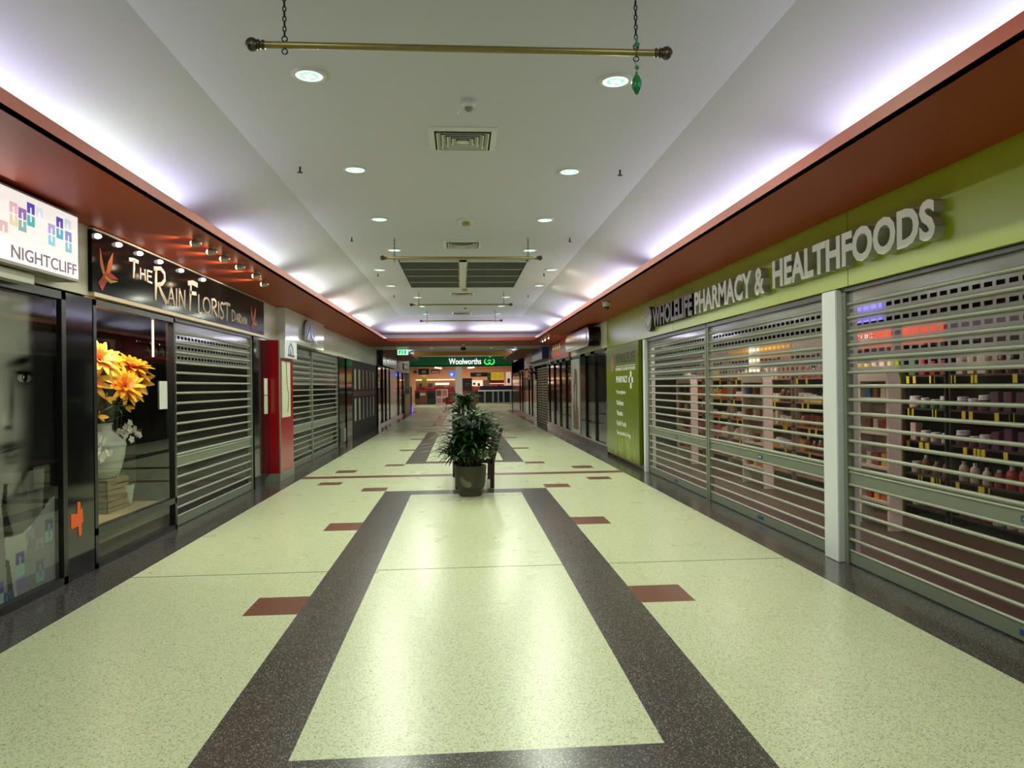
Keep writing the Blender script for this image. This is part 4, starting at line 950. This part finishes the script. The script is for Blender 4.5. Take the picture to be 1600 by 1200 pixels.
# ------------------------------------------------------------------ left side farther on
for y0, y1, l in ((18.32, 19.2, 'first black glossy column past the left shutters'), (19.5, 20.4, 'second black glossy column past the left shutters')):
    o = MB().box(-3.25, -3.06, y0, y1, 0, 2.29, BLACKG).build('column', loc=(-3.06, y0, 0)); tag(o, l, 'column')
o = MB().box(-3.06, -2.98, 18.5, 18.8, .12, .46, mat('box_grey', (120, 122, 112), .5)).build('wall_box', loc=(-3, 18.5, .12)); tag(o, 'small pale metal box low on the black column', 'box')
t = empty('cladding_with_strips', (-3.07, 23, 0), 'dark grey shopfront panel with two rows of pale framed strips', 'panel')
DG = mat('charcoal_panel', (40, 39, 38), .5, spec=.12); MB().box(-3.2, -3.08, 20.42, 26.55, 0.0, 2.29, DG).build('backing', t)
ST = [mat('strip_pale', (170, 174, 156), .4), mat('strip_grey', (96, 94, 100), .3)]
for k in range(6):
    y = 20.85 + k * .86; m_ = ST[0] if k in (0, 1, 5) else ST[1]
    for za, zb_ in ((1.42, 2.05), (.5, 1.2)):
        s_ = MB().box(-3.08, -3.07, y, y + .5, za, zb_, BLACKF).build('strip_frame', t); MB().box(-3.07, -3.065, y + .12, y + .42, za + .03, zb_ - .03, m_).build('strip_panel', s_)
MB().box(-3.07, -3.06, 20.6, 25.9, 1.24, 1.39, mat('brown_band', (66, 50, 42), .4)).build('middle_band', t)
t = empty('shop_sign', (-3.0, 30, 2.3), 'dark grey box sign with an oval emblem beyond the cross bulkhead', 'sign'); MB().box(-3.1, -2.92, 27.3, 33.0, 2.33, 2.86, mat('sign_dark_grey', (48, 50, 56), .15)).build('box', t)
MB().lathe([(.001, .01), (.22, .01), (.24, 0)], (-2.92, 28.9, 2.6), BLACKG, 20, axis='x').build('emblem', t)
def glassfront(side, y0, y1, label, bars, base=.12, m_=GLASSD, top=2.29, nm='storefront'):
    x = XL if side < 0 else 3.16; s = -side; t = empty(nm, (x, (y0 + y1) / 2, 0), label, 'shop front')
    MB().box(x - .04, x + .04, y0, y1, 0, base, BLACKG).build('plinth', t); MB().box(x - .04, x + .04, y0, y1, top - .07, top, BLACKF).build('head_rail', t)
    for a, c in bars: MB().box(x - .04, x + .05, a, c, base, top, BLACKG).build('upright', t)
    MB().face([(x, y0, base), (x, y1, base), (x, y1, top - .07), (x, y0, top - .07)], m_).build('pane', t); return t
glassfront(-1, 26.6, 33.4, 'dark glass shop front on the left beyond the bulkhead', [(26.6, 27.2), (28.3, 28.7), (29.6, 30.4), (31.0, 33.4)])
glassfront(-1, 33.4, 38.6, 'gift shop window on the left with pale stock behind it', [(33.4, 33.6), (35.6, 36.4), (38.3, 38.6)], m_=GLASS)
area('gift_shop_lamp', (-3.9, 36, 2.4), 1.5, 30, (1, .88, .76), (0, 0, -1))
rr = random.Random(5)
cols = [((220, 180, 150), 'peach'), ((200, 60, 50), 'red'), ((230, 220, 200), 'cream'), ((70, 100, 80), 'green'), ((150, 150, 170), 'grey'), ((230, 190, 90), 'golden')]
t = empty('shelf_unit', (-3.9, 36, 0), 'tall shelf of gifts inside the left shop window', 'shelf'); MB().box(-4.1, -4.07, 33.6, 43, 0, 2.3, IW).build('back_panel', t)
for z in (.5, .95, 1.4, 1.85): MB().box(-4.1, -3.6, 33.6, 43, z - .03, z, WOOD).build('shelf', t)
for si, z in enumerate((.5, .95, 1.4, 1.85)):
    for k in range(12):
        c, cn = rr.choice(cols); h = rr.uniform(.16, .34); y = 33.9 + k * .76; x = -3.75
        q = MB(); 
        if rr.random() < .5: q.box(x - .12, x + .1, y, y + .3, z, z + h, mat('gift_' + cn, c, .5), .01)
        else: q.lathe([(.001, 0), (.1, 0), (.13, h * .4), (.07, h * .8), (.08, h), (.001, h)], (x, y + .15, z), mat('gift_' + cn, c, .5), 12)
        o = q.build('gift_item', loc=(x, y, z)); tag(o, f'{cn} gift item on the {["lowest", "second", "third", "top"][si]} shelf of the open shop on the left', 'gift', f'{cn} gifts on the {["lowest", "second", "third", "top"][si]} shelf of the left shop')
t = empty('shop_counter', (-3.0, 41, 0), 'pale timber counter with a dark end at the open shop on the left', 'counter'); MB().box(-3.4, -2.98, 38.7, 43.0, 0, 1.05, mat('counter_tan', (160, 140, 104), .5)).build('body', t); MB().box(-3.45, -2.95, 38.65, 43.05, 1.05, 1.1, WOOD).build('top', t)
MB().box(-2.99, -2.93, 42.75, 43.25, .0, 1.5, mat('blue_dark', (24, 30, 70), .3)).build('end_panel', t)
o = MB().box(-2.98, -2.9, 42.9, 43.1, .02, .3, mat('blue_led', (60, 40, 255), .3, emit=6.0)).build('led_strip', loc=(-2.95, 43, .02)); tag(o, 'glowing blue strip light at the foot of the far left counter', 'light')
for y0, y1, z0_, z1__, c, l in ((34.6, 36.2, 2.38, 2.8, (176, 170, 150), 'cream square sign on the far left fascia'), (38.6, 41.4, 2.42, 2.78, (60, 100, 64), 'small green and cream picture sign on the far left fascia')):
    t = empty('shop_sign', (-3.06, y0, z0_), l, 'sign'); MB().box(-3.08, -3.03, y0, y1, z0_, z1__, mat('sg' + str(c[0]), c, .4)).build('board', t)
    MB().box(-3.03, -3.02, y0 + .4, y1 - .4, z0_ + .1, z1__ - .1, CREAM).build('motif', t)
# exit sign
t = empty('exit_sign', (-2.07, 26.0, 2.87), 'green running man exit sign hanging below the left of the bulkhead', 'exit sign')
EG = mat('exit_green', (30, 190, 100), .4, emit=.7); EW = mat('exit_white', (190, 255, 214), .4, emit=1.0)
MB().box(-2.27, -1.87, 26.0, 26.07, 2.645, 2.85, WHITEP).build('housing', t); fc = MB().box(-2.26, -1.88, 25.992, 26.0, 2.655, 2.84, EW).build('lit_face', t)
q = MB(); q.box(-2.22, -2.06, 25.986, 25.992, 2.68, 2.82, EG); q.box(-2.02, -1.95, 25.986, 25.992, 2.68, 2.82, EG); q.build('green_field', fc)
q = MB(); f_ = F_(-2.2, 25.986, 2.68); q.stroke([(.03, .02), (.06, .05), (.07, .09)], .018, f_, 0, .003, EW); q.stroke([(.07, .09), (.06, .05), (.1, .02)], .018, f_, 0, .003, EW); q.stroke([(.04, .08), (.07, .095), (.1, .075)], .012, f_, 0, .003, EW); q.ball((-2.12, 25.985, 2.79), .012, EW, 8); q.build('running_man', fc)
MB().tube([(-2.07, 26.03, 2.85), (-2.07, 26.03, 2.87)], .01, WHITEP, 6).build('hanger', t)

# ------------------------------------------------------------------ right side farther on
glassfront(1, 15.12, 21.85, 'tall black framed glass shop front beside the green pharmacy panel', [(15.12, 15.3), (16.5, 17.05), (17.8, 18.5), (20.0, 20.3), (21.2, 21.85)], base=.2)
glassfront(1, 21.9, 25.85, 'black framed glass shop front under the red sign', [(22.5, 23.1), (23.9, 24.6), (25.3, 25.5)], base=.2)
glassfront(1, 29.4, 34.9, 'black framed barber shop front far down the right side', [(29.4, 30.4), (31.6, 32.0), (33.0, 34.7)], base=.15)
glassfront(1, 35.0, 43.3, 'farthest dark glass shop front on the right', [(35, 35.4), (36.5, 37.2), (38, 43.0)], base=.15)
t = empty('window_poster', (3.14, 19.2, .3), 'tall grey poster of a standing brown figure in the right shop front', 'poster')
MB().box(3.10, 3.125, 18.58, 19.95, .2, 2.2, mat('poster_grey', (140, 144, 138), .4)).build('sheet', t)
q = MB(); f_ = R_(3.10, 19.95, .2); BM = mat('figure_brown', (92, 64, 48), .5); BT = mat('figure_tan', (150, 120, 96), .5)
q.prism([(.35, .1), (.3, .7), (.5, 1.0), (.4, 1.25), (.55, 1.55), (.6, 1.72), (.85, 1.74), (1.0, 1.6), (1.05, 1.2), (.95, .9), (1.15, .6), (1.2, .1)], f_, .001, .003, BM); q.prism([(.55, .9), (.7, 1.3), (.85, 1.3), (.8, .9), (.7, .5)], f_, .003, .004, BT); q.build('printed_figure', t)
t = empty('shop_sign', (3.1, 22.3, 2.3), 'red fascia sign with yellow strokes of lettering on the right', 'sign')
MB().box(3.06, 3.12, 20.1, 24.55, 2.3, 2.86, mat('sign_red', (140, 30, 38), .25)).build('board', t)
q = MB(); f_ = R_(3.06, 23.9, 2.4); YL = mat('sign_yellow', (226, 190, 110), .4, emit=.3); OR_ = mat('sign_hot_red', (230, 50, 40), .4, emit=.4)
for u in (.3, .8, 1.3, 1.8): q.stroke([(u, .16), (u + .06, .3), (u + .16, .38)], .06, f_, 0, .006, YL); q.stroke([(u - .05, .28), (u + .3, .28)], .05, f_, 0, .006, YL)
q.build('yellow_lettering', t); q = MB(); q.stroke([(.2, .05), (1.0, .1), (2.2, .05)], .08, f_, 0, .006, OR_); q.build('red_motif', t)
# chrome capsule sign
t = empty('shop_sign', (3.0, 17.4, 2.6), 'chrome capsule shaped sign with a black end on the cream fascia', 'sign')
CH = mat('chrome', (140, 138, 138), .22, 1.0); CP = mat('capsule_face', (110, 100, 96), .2, .5)
def rrect(a, c, z0_, z1__, r, n=6):
    P_ = []
    for cy_, cz_, q0 in ((c - r, z1__ - r, 0), (a + r, z1__ - r, 1), (a + r, z0_ + r, 2), (c - r, z0_ + r, 3)):
        for k in range(n + 1): g = (q0 + k / n) * math.pi / 2; P_.append((cy_ + r * math.cos(g), cz_ + r * math.sin(g)))
    return P_
MB().prism(rrect(15.7, 19.2, 2.36, 2.80, .2), lambda u, v, w: (w, u, v), 2.86, 3.12, BLACKG).build('body', t)
MB().prism(rrect(15.7, 19.2, 2.36, 2.80, .2), lambda u, v, w: (w, u, v), 2.84, 2.865, CH).build('chrome_rim', t)
MB().prism(rrect(15.95, 18.95, 2.42, 2.74, .14), lambda u, v, w: (w, u, v), 2.83, 2.842, CP).build('face', t)
# blue sign
t = empty('shop_sign', (3.0, 28, 2.5), 'blue box sign with a pale red and white end on the far right fascia', 'sign')
MB().box(2.88, 3.12, 25.2, 28.8, 2.44, 2.86, mat('sign_blue', (42, 62, 128), .25)).build('blue_box', t); MB().box(2.9, 3.12, 28.8, 31.5, 2.46, 2.88, mat('sign_rose', (176, 130, 120), .4)).build('pale_box', t)
# barber pole
t = empty('barber_pole', (2.98, 30.6, 1.7), 'striped barber pole with white globe ends on the far right', 'barber pole')
WB = mat('pole_white', (220, 214, 206), .3); RB = mat('pole_red', (170, 34, 40), .3)
q = MB(); n = 16
for k in range(12):
    for j in range(n):
        a0, a1 = 2 * math.pi * j / n, 2 * math.pi * (j + 1) / n; za, zb_ = 1.86 + k * .032, 1.86 + (k + 1) * .032
        m_ = RB if ((j / n * 2 + k / 6) % 1) < .5 else WB
        q.face([(2.98 + .09 * math.cos(a0), 30.6 + .09 * math.sin(a0), za), (2.98 + .09 * math.cos(a1), 30.6 + .09 * math.sin(a1), za), (2.98 + .09 * math.cos(a1), 30.6 + .09 * math.sin(a1), zb_), (2.98 + .09 * math.cos(a0), 30.6 + .09 * math.sin(a0), zb_)], m_)
q.build('striped_barrel', t)
for z in (1.80, 2.30): MB().ball((2.98, 30.6, z), .1, WB, 16, .07).build('globe', t)
MB().box(3.0, 3.16, 30.57, 30.63, 2.0, 2.1, BLACKF).build('bracket', t)
for i, (y, l) in enumerate(((37.5, 'nearer'), (40.2, 'farther'))):
    pass

# ------------------------------------------------------------------ middle of the mall: plants, planter, bench
POT = mat('pot_brown_grey', (64, 58, 47), .5, noise=.12, nscale=5); SOIL = mat('soil', (26, 20, 14), .95); CANE = mat('cane', (110, 104, 76), .6)
LEAFS = [mat('palm_leaf_dark', (16, 42, 12), .4), mat('palm_leaf_mid', (32, 70, 18), .4), mat('palm_leaf_light', (56, 96, 28), .42)]
def lady_palm(loc, base_z, label, n, hmin, hmax, spread, LL, pot_builder, seed, cat='potted plant'):
    g_ = random.Random(seed); t = empty('potted_palm', loc, label, cat); x, y, z = loc
    pot_builder(t); S_ = MB(); Lf = MB(); Lf2 = MB()
    for k in range(n):
        a = 6.28 * k / n * 2.4 + g_.uniform(-.3, .3); hh = g_.uniform(hmin, hmax); lean = spread * (1 - .55 * (hh - hmin) / max(.01, hmax - hmin)) * g_.uniform(.5, 1.0)
        b0 = Vector((x + .1 * math.cos(a), y + .1 * math.sin(a), base_z)); tip = Vector((x + lean * math.cos(a), y + lean * math.sin(a), base_z + hh))
        mid = (b0 + tip) / 2 + Vector((0, 0, .04)); S_.tube([b0, mid, tip], [.008, .006, .004], CANE if k % 3 == 0 else LEAFS[0], 5)
        out = Vector((math.cos(a), math.sin(a), .35)).normalized()
        for f in range(2 if hh > .3 else 1):
            c = tip if f == 0 else mid + (tip - mid) * .4; o2 = out if f == 0 else Vector((math.cos(a + 1.6), math.sin(a + 1.6), .5)).normalized(); sd = o2.cross(Vector((0, 0, 1))).normalized(); upv = sd.cross(o2)
            nb_ = g_.randint(7, 9)
            for i in range(nb_):
                th = (i / (nb_ - 1) - .5) * 3.6 + g_.uniform(-.08, .08)
                d = o2 * math.cos(th) + sd * math.sin(th) + upv * g_.uniform(.15, .6)
                petal(Lf if i % 2 else Lf2, c, d, Vector((0, 0, 1)), LL * g_.uniform(.75, 1.1), .038, [g_.choice(LEAFS[:2] if i % 2 else LEAFS)], g_.uniform(.25, .7), 5)
    S_.build('cane', t); Lf.build('leaf_fronds', t); Lf2.build('leaf_fronds', t); return t
def _scuff(t):
    c = (.115, 9.85); q = MB(); P_ = [(-2.3, .24), (-2.15, .17), (-1.9, .135), (-1.6, .135), (-1.5, .17), (-1.62, .22), (-1.8, .215), (-1.95, .25), (-2.2, .29)]
    def f(a, z, w):
        r_ = (.193 + (z - .12) / .06 * .013 if z < .18 else .206 + (z - .18) / .1 * .008 if z < .28 else .214 + (z - .28) * .066) + w
        return (c[0] + r_ * math.cos(a), c[1] + r_ * math.sin(a), z)
    ca_ = (-1.9, .19)
    for i in range(len(P_)):
        a, b_ = P_[i], P_[(i + 1) % len(P_)]; q.face([f(*ca_, .007), f(*a, .007), f((a[0] + b_[0]) / 2, (a[1] + b_[1]) / 2, .007), f(*b_, .007)], mat('pot_scuff', (110, 104, 88), .7))
    q.build('pale_scuff', t)
def pot1(t):
    c = (.115, 9.85, 0)
    MB().lathe([(.001, 0), (.148, 0), (.156, .012), (.158, .06), (.17, .085), (.193, .12), (.206, .18), (.214, .28), (.222, .40), (.224, .415), (.208, .418), (.20, .38), (.001, .38)], c, POT, 40, ms=[POT] * 11 + [SOIL]).build('pot', t); _scuff(t)
lady_palm((.115, 9.85, 0), .38, 'lady palm in a rounded brown grey pot at the near end of the bench', 52, .08, .70, .34, .36, pot1, 21)
def pot2(t):
    MB().box(-.15, .32, 11.8, 12.3, 0, 1.02, mat('planter_black', (16, 16, 16), .4), .01).build('planter_box', t); MB().box(-.12, .29, 11.83, 12.27, 1.02, 1.03, SOIL).build('soil', t)
lady_palm((.05, 12.05, 0), 1.03, 'dark green bushy palm in a tall black square planter behind the bench', 36, .04, .30, .2, .2, pot2, 8)
# bench
DW = mat('bench_dark_wood', (52, 26, 22), .4, noise=.2, nscale=20)
t = empty('bench', (.2, 10.95, 0), 'dark wooden slatted bench with a leaning back behind the potted palm', 'bench')
for y in (10.45, 11.5):
    MB().prism([(.41, 0), (.47, 0), (.48, .40), (.60, .84), (.55, .85), (.42, .42)], lambda u, v, w: (u, w, v), y, y + .05, DW).build('rear_leg', t)
    MB().box(-.10, -.05, y, y + .05, 0, .42, DW).build('front_leg', t); MB().box(-.1, .45, y, y + .05, .37, .42, DW).build('seat_rail', t)
for k in range(6): MB().box(-.10 + k * .09, -.03 + k * .09, 10.4, 11.6, .42, .445, DW).build('seat_slat', t)
for k in range(4):
    z = .50 + k * .085; x = .455 + (z - .4) * .27; MB().box(x - .02, x, 10.4, 11.6, z, z + .06, DW).build('back_slat', t)
for y in (10.47, 11.53): MB().ball((.58, y, .865), .032, DW, 12).build('post_knob', t)
# farther seats and kiosk pieces along the centre line
REDP = mat('red_seat', (176, 24, 30), .4)
def cafe_chair(loc, rot, label):
    x, y, z = loc; t = empty('cafe_chair', loc, label, 'chair', 'red cafe chairs far along the mall'); MB().box(x - .2, x + .2, y - .2, y + .2, .42, .46, REDP, .01).build('seat', t); MB().box(x - .2, x + .2, y + .17, y + .2, .46, .85, REDP, .008).build('backrest', t)
    for a in (-.17, .17):
        for c in (-.17, .17): MB().tube([(x + a, y + c, 0), (x + a, y + c, .42)], .014, ALU, 6).build('leg', t)
cafe_chair((-.72, 43, 0), 0, 'red cafe chair far down the mall left of the palms'); cafe_chair((.48, 43, 0), 0, 'red cafe chair far down the mall right of the palms')
t = empty('timber_bin', (.7, 42, 0), 'tall brown timber clad bin far along the mall', 'bin'); MB().box(.55, .86, 41.8, 42.2, 0, 1.12, mat('timber_brown', (128, 76, 36), .5)).build('body', t); MB().box(.53, .88, 41.78, 42.22, 1.12, 1.2, mat('timber_dark', (70, 40, 24), .5)).build('lid', t)

# ------------------------------------------------------------------ supermarket at the far end
YW = 61.0
GRN_ = mat('super_green', (0, 74, 44), .5, emit=.16, ec=(0, 90, 54)); WL = mat('super_white_lit', (255, 255, 255), .4, emit=1.3); GL = mat('super_logo_lit', (60, 220, 100), .4, emit=1.1, ec=(70, 230, 110))
t = empty('supermarket_sign', (0, YW, 3.15), 'green fascia sign reading Woolworths with a lit green apple emblem', 'sign')
MB().box(-4.6, 5.2, YW, YW + .15, 3.15, 3.98, GRN_).build('fascia_board', t)
q = MB(); text(q, 'Woolworths', F_(-.98, YW, 3.36), 2.72, .50, WL, .05, .0); q.build('lettering', t)
q = MB(); f_ = F_(2.45, YW, 3.58)
def arc(cx_, cz_, r, a0, a1, wd, n=14): q.stroke([(cx_ + r * math.cos(R(a0 + (a1 - a0) * k / n)), cz_ + r * math.sin(R(a0 + (a1 - a0) * k / n))) for k in range(n + 1)], [wd * (.35 + .65 * math.sin(math.pi * (k + .5) / (n + 1))) for k in range(n + 1)], f_, 0, .05, GL)
arc(-.17, 0, .24, 120, 350, .11); arc(.17, 0, .24, 60, -170, .11); arc(0, .0, .13, 0, 180, .07); arc(-.02, .3, .14, 20, 130, .08)
q.build('apple_emblem', t)
TANW = mat('super_tan', (224, 168, 128), .7, noise=.1, nscale=1.2); b = MB()
b.box(-9, 9, 68, 68.2, 0, 4.0, TANW); b.box(-9, 9, YW, 68, 3.2, 3.3, mat('super_ceiling', (190, 150, 120), .8)); b.box(-9, 9, 69, 69.1, 0, 4, TANW)
b.box(-9, -4.3, YW, YW + .2, 0, 4.0, mat('pier_grey', (120, 116, 108), .6)); b.box(4.75, 9, YW, YW + .2, 0, 4, DARKW)
struct(b, 'wall_back_supermarket')
for x in (-3, 0, 3): area('supermarket_lamp', (x, 64.5, 3.15), 2.2, 130, (1, .86, .7), (0, .1, -1))
area('hall_lamp', (0, 57, 3.95), 2.5, 90, (1, .9, .8), (0, 0, -1))
def bx(name, label, cat, x0, x1, z0_, z1__, c, y=YW + .6, d=.3, em=0, group=None, rough=.5, parts=()):
    t = empty(name, ((x0 + x1) / 2, y, z0_), label, cat, group)
    bd = MB().box(x0, x1, y, y + d, z0_, z1__, mat(f'far_{c[0]}_{c[1]}_{c[2]}_{em}', c, rough, emit=em), .01).build('body', t)
    for pn_, a0, a1, b0, b1, pc, pe in parts:
        MB().box(x0 + a0, x0 + a1, y - .03, y, z0_ + b0, z0_ + b1, mat(f'far_{pc[0]}_{pc[1]}_{pc[2]}_{pe}', pc, .5, emit=pe)).build(pn_, t)
    return t
bx('pillar', 'white square pillar in front of the supermarket', 'pillar', -.45, .12, 0, 3.16, (206, 200, 200), y=YW - .1, d=.5)
bx('picture_board', 'framed picture board under the left end of the supermarket sign', 'board', -4.09, -3.67, 2.6, 3.04, (214, 160, 140), parts=(('arch_print', .08, .34, .08, .26, (60, 40, 36), 0),))
bx('menu_board', 'hanging black and green menu board under the supermarket sign', 'board', -3.61, -2.70, 2.53, 3.03, (14, 26, 20), parts=(('text_line', .3, .65, .12, .15, (180, 170, 140), .2), ('text_line', .3, .65, .22, .25, (180, 170, 140), .2), ('text_line', .3, .65, .32, .35, (180, 170, 140), .2)))
bx('picture_board', 'wide picture board of brown food under the supermarket sign', 'board', -2.58, -1.78, 2.6, 2.97, (168, 96, 72), parts=(('print', .1, .7, .05, .2, (230, 190, 170), 0),))
bx('green_column', 'olive green column below the menu board', 'column', -3.45, -3.02, 0, 2.54, (120, 122, 44), y=YW + 3)
bx('television', 'blue glowing television screen beside the white pillar', 'television', -1.02, -.46, 2.32, 2.79, (50, 100, 220), em=.9, parts=(('bright_patch', .15, .35, .1, .3, (170, 200, 255), 1.0),))
bx('shelf_unit', 'long dark shelf with warm strip light behind the left counters', 'shelf', -4.05, -.5, 1.2, 2.08, (110, 74, 60), y=YW + 4, d=.5, parts=(('lit_strip', 1.75, 3.0, .45, .62, (255, 214, 170), 1.6), ('warm_strip', 0, 3.5, .85, .95, (255, 190, 130), .9), ('dark_niche', .3, .8, .1, .6, (40, 32, 30), 0), ('dark_niche', 1.1, 1.5, .2, .6, (50, 36, 32), 0)))
bx('produce_stand', 'low red produce stand left of the white pillar', 'stand', -3.4, -.6, .9, 1.45, (180, 30, 40), y=YW + 1.2, d=.5, parts=(('fruit_row', .3, 1.1, .4, .56, (230, 60, 60), .1), ('fruit_row', 1.4, 2.5, .45, .58, (120, 110, 60), 0)))
bx('service_kiosk', 'brown kiosk box with a chalkboard and white card at the far left', 'kiosk', -3.84, -2.85, 0, 1.22, (132, 88, 60), y=YW - .3, d=.6, parts=(('chalkboard', .05, .36, .48, 1.03, (24, 20, 24), 0), ('white_card', .4, .85, .75, .97, (220, 214, 206), 0), ('red_edge', .0, 1.0, 1.1, 1.22, (190, 50, 60), 0)))
bx('recycling_bin', 'dark green wheeled bin beside the brown kiosk', 'bin', -2.82, -2.15, 0, 1.15, (12, 62, 50), y=YW - .3, d=.5, parts=(('dark_panel', .05, .55, .5, 1.0, (14, 14, 22), 0),))
bx('poster_stand', 'white floor stand with four pink food pictures', 'stand', -1.98, -1.03, 0, 1.28, (214, 196, 196), y=YW - 4, d=.1, parts=(('food_print', .06, .42, .75, 1.2, (130, 70, 64), 0), ('food_print', .52, .88, .75, 1.2, (190, 120, 112), 0), ('food_print', .06, .42, .2, .55, (196, 130, 120), 0), ('food_print', .52, .88, .2, .55, (120, 60, 56), 0)))
bx('menu_board', 'long black menu boards above the checkouts', 'board', .83, 2.29, 2.3, 2.66, (16, 14, 20), parts=(('text_line', .5, .9, .2, .24, (170, 170, 190), .2), ('text_line', .5, .9, .1, .14, (170, 170, 190), .2)))
bx('notice_board', 'dark notice board right of the white pillar', 'board', .14, .97, 1.1, 2.18, (30, 22, 20), parts=(('text_line', .2, .6, .6, .64, (120, 100, 80), 0), ('text_line', .2, .6, .45, .49, (120, 100, 80), 0)))
for x0, l in ((2.62, 'left yellow square sign with a ring mark over the checkouts'), (3.17, 'right yellow square sign with a ring mark over the checkouts')):
    t = empty('square_sign', (x0 + .25, YW + .5, 2.05), l, 'sign', 'yellow square signs over the checkouts'); MB().box(x0, x0 + .5, YW + .5, YW + .55, 2.05, 2.64, mat('tag_yellow', (232, 196, 40), .4, emit=.35)).build('board', t)
    q = MB(); f_ = F_(x0 + .25, YW + .5, 2.345)
    q.stroke([(.17 * math.cos(6.283 * k / 16), .2 * math.sin(6.283 * k / 16)) for k in range(17)], .03, f_, .001, .01, BLACKF); q.stroke([(-.06, .08), (.05, .08), (.05, -.08), (-.06, -.08)], .03, f_, .001, .01, BLACKF); q.build('ring_mark', t)
bx('green_banner', 'narrow green banner beside the yellow signs', 'banner', 2.30, 2.6, 1.95, 2.64, (60, 110, 50))
bx('bright_display', 'bright white and orange lit food display behind the checkouts', 'display', .98, 1.9, 1.5, 2.0, (250, 220, 190), y=YW + 2, em=.8, parts=(('dark_item', .1, .3, .1, .3, (60, 50, 40), 0), ('dark_item', .5, .7, .0, .25, (70, 60, 40), 0)))
bx('stock_stack', 'pale stack of stock between the lit display and the red shelf', 'stack', 1.96, 2.5, 1.49, 2.0, (190, 160, 140), y=YW + 1.5)
bx('red_shelf', 'red shelf with a pink lit edge below the yellow signs', 'shelf', 2.51, 3.76, 1.53, 1.98, (150, 44, 34), y=YW + 1.5, parts=(('lit_edge', 0, 1.25, .12, .2, (255, 170, 150), .9),))
bx('vending_display', 'tall white lit display at the right end of the checkouts', 'display', 3.98, 4.4, 1.53, 2.7, (236, 214, 196), y=YW + 1.5, em=.4, parts=(('dark_item', .1, .3, .2, .6, (60, 40, 50), 0),))
t = empty('checkout_counter', (2.9, YW - .2, 0), 'long checkout counter with white top and purple back panel', 'counter')
MB().box(1.45, 4.7, YW - .3, YW + .3, 1.03, 1.15, mat('counter_white', (220, 222, 220), .3)).build('top', t); MB().box(1.63, 4.7, YW + .2, YW + .4, 1.15, 1.5, mat('purple_dark', (34, 22, 66), .5)).build('back_panel', t)
MB().box(1.5, 4.7, YW, YW + .3, .05, 1.03, mat('counter_green_dark', (10, 44, 38), .5)).build('body', t)
for k, x in enumerate((1.95, 2.65, 3.1, 3.55, 4.15)): MB().box(x, x + .14, YW - .28, YW - .1, .02, 1.03, mat('bay_grey', (150, 156, 156), .4)).build('divider', t)
bx('shelf_unit', 'long low brown stock shelf behind the checkouts', 'shelf', .15, 4.6, 0, 1.45, (96, 60, 44), y=YW + 3.5, d=.5, parts=(('stock_row', .2, 4.2, 1.2, 1.4, (150, 60, 50), 0), ('stock_row', .4, 3.8, .8, 1.0, (60, 50, 44), 0)))
bx('shelf_unit', 'long low dark stock shelf behind the produce stand', 'shelf', -4.1, -.5, 0, 1.2, (70, 44, 38), y=YW + 3.2, d=.5, parts=(('stock_row', .2, 3.4, .8, 1.0, (120, 50, 44), 0),))
for x0, l in ((-2.2, 'slanted white tube light under the left of the supermarket sign'), (1.15, 'slanted white tube light under the right of the supermarket sign')):
    o = MB().tube([(x0, YW + 1.0, 3.12), (x0 + (.5 if x0 < 0 else -.5), YW + 2.2, 3.1)], .05, mat('tube_white', (255, 250, 240), .3, emit=3.0), 8).build('tube_light', loc=(x0, YW + 1, 3.1)); tag(o, l, 'light')
for k in range(14):
    bx('stock_item', f'{["red", "white", "dark", "amber"][k % 4]} goods on top of the {"left" if k < 7 else "right"} supermarket shelves', 'goods', (-3.9 + k * .48) if k < 7 else (.3 + (k - 7) * .6), (-3.6 + k * .48) if k < 7 else (.62 + (k - 7) * .6), 1.22 if k < 7 else 1.46, (1.22 if k < 7 else 1.46) + rr.uniform(.15, .4), [(170, 30, 40), (226, 214, 200), (40, 30, 34), (200, 150, 60)][k % 4], y=YW + 3.3, d=.15, group=f'{["red", "white", "dark", "amber"][k % 4]} goods on the {"left" if k < 7 else "right"} supermarket shelves')
bx('waste_bin', 'dark brown bin at the left end of the checkout counter', 'bin', 1.0, 1.45, 0, 1.07, (44, 22, 20), y=YW - .5, d=.4)
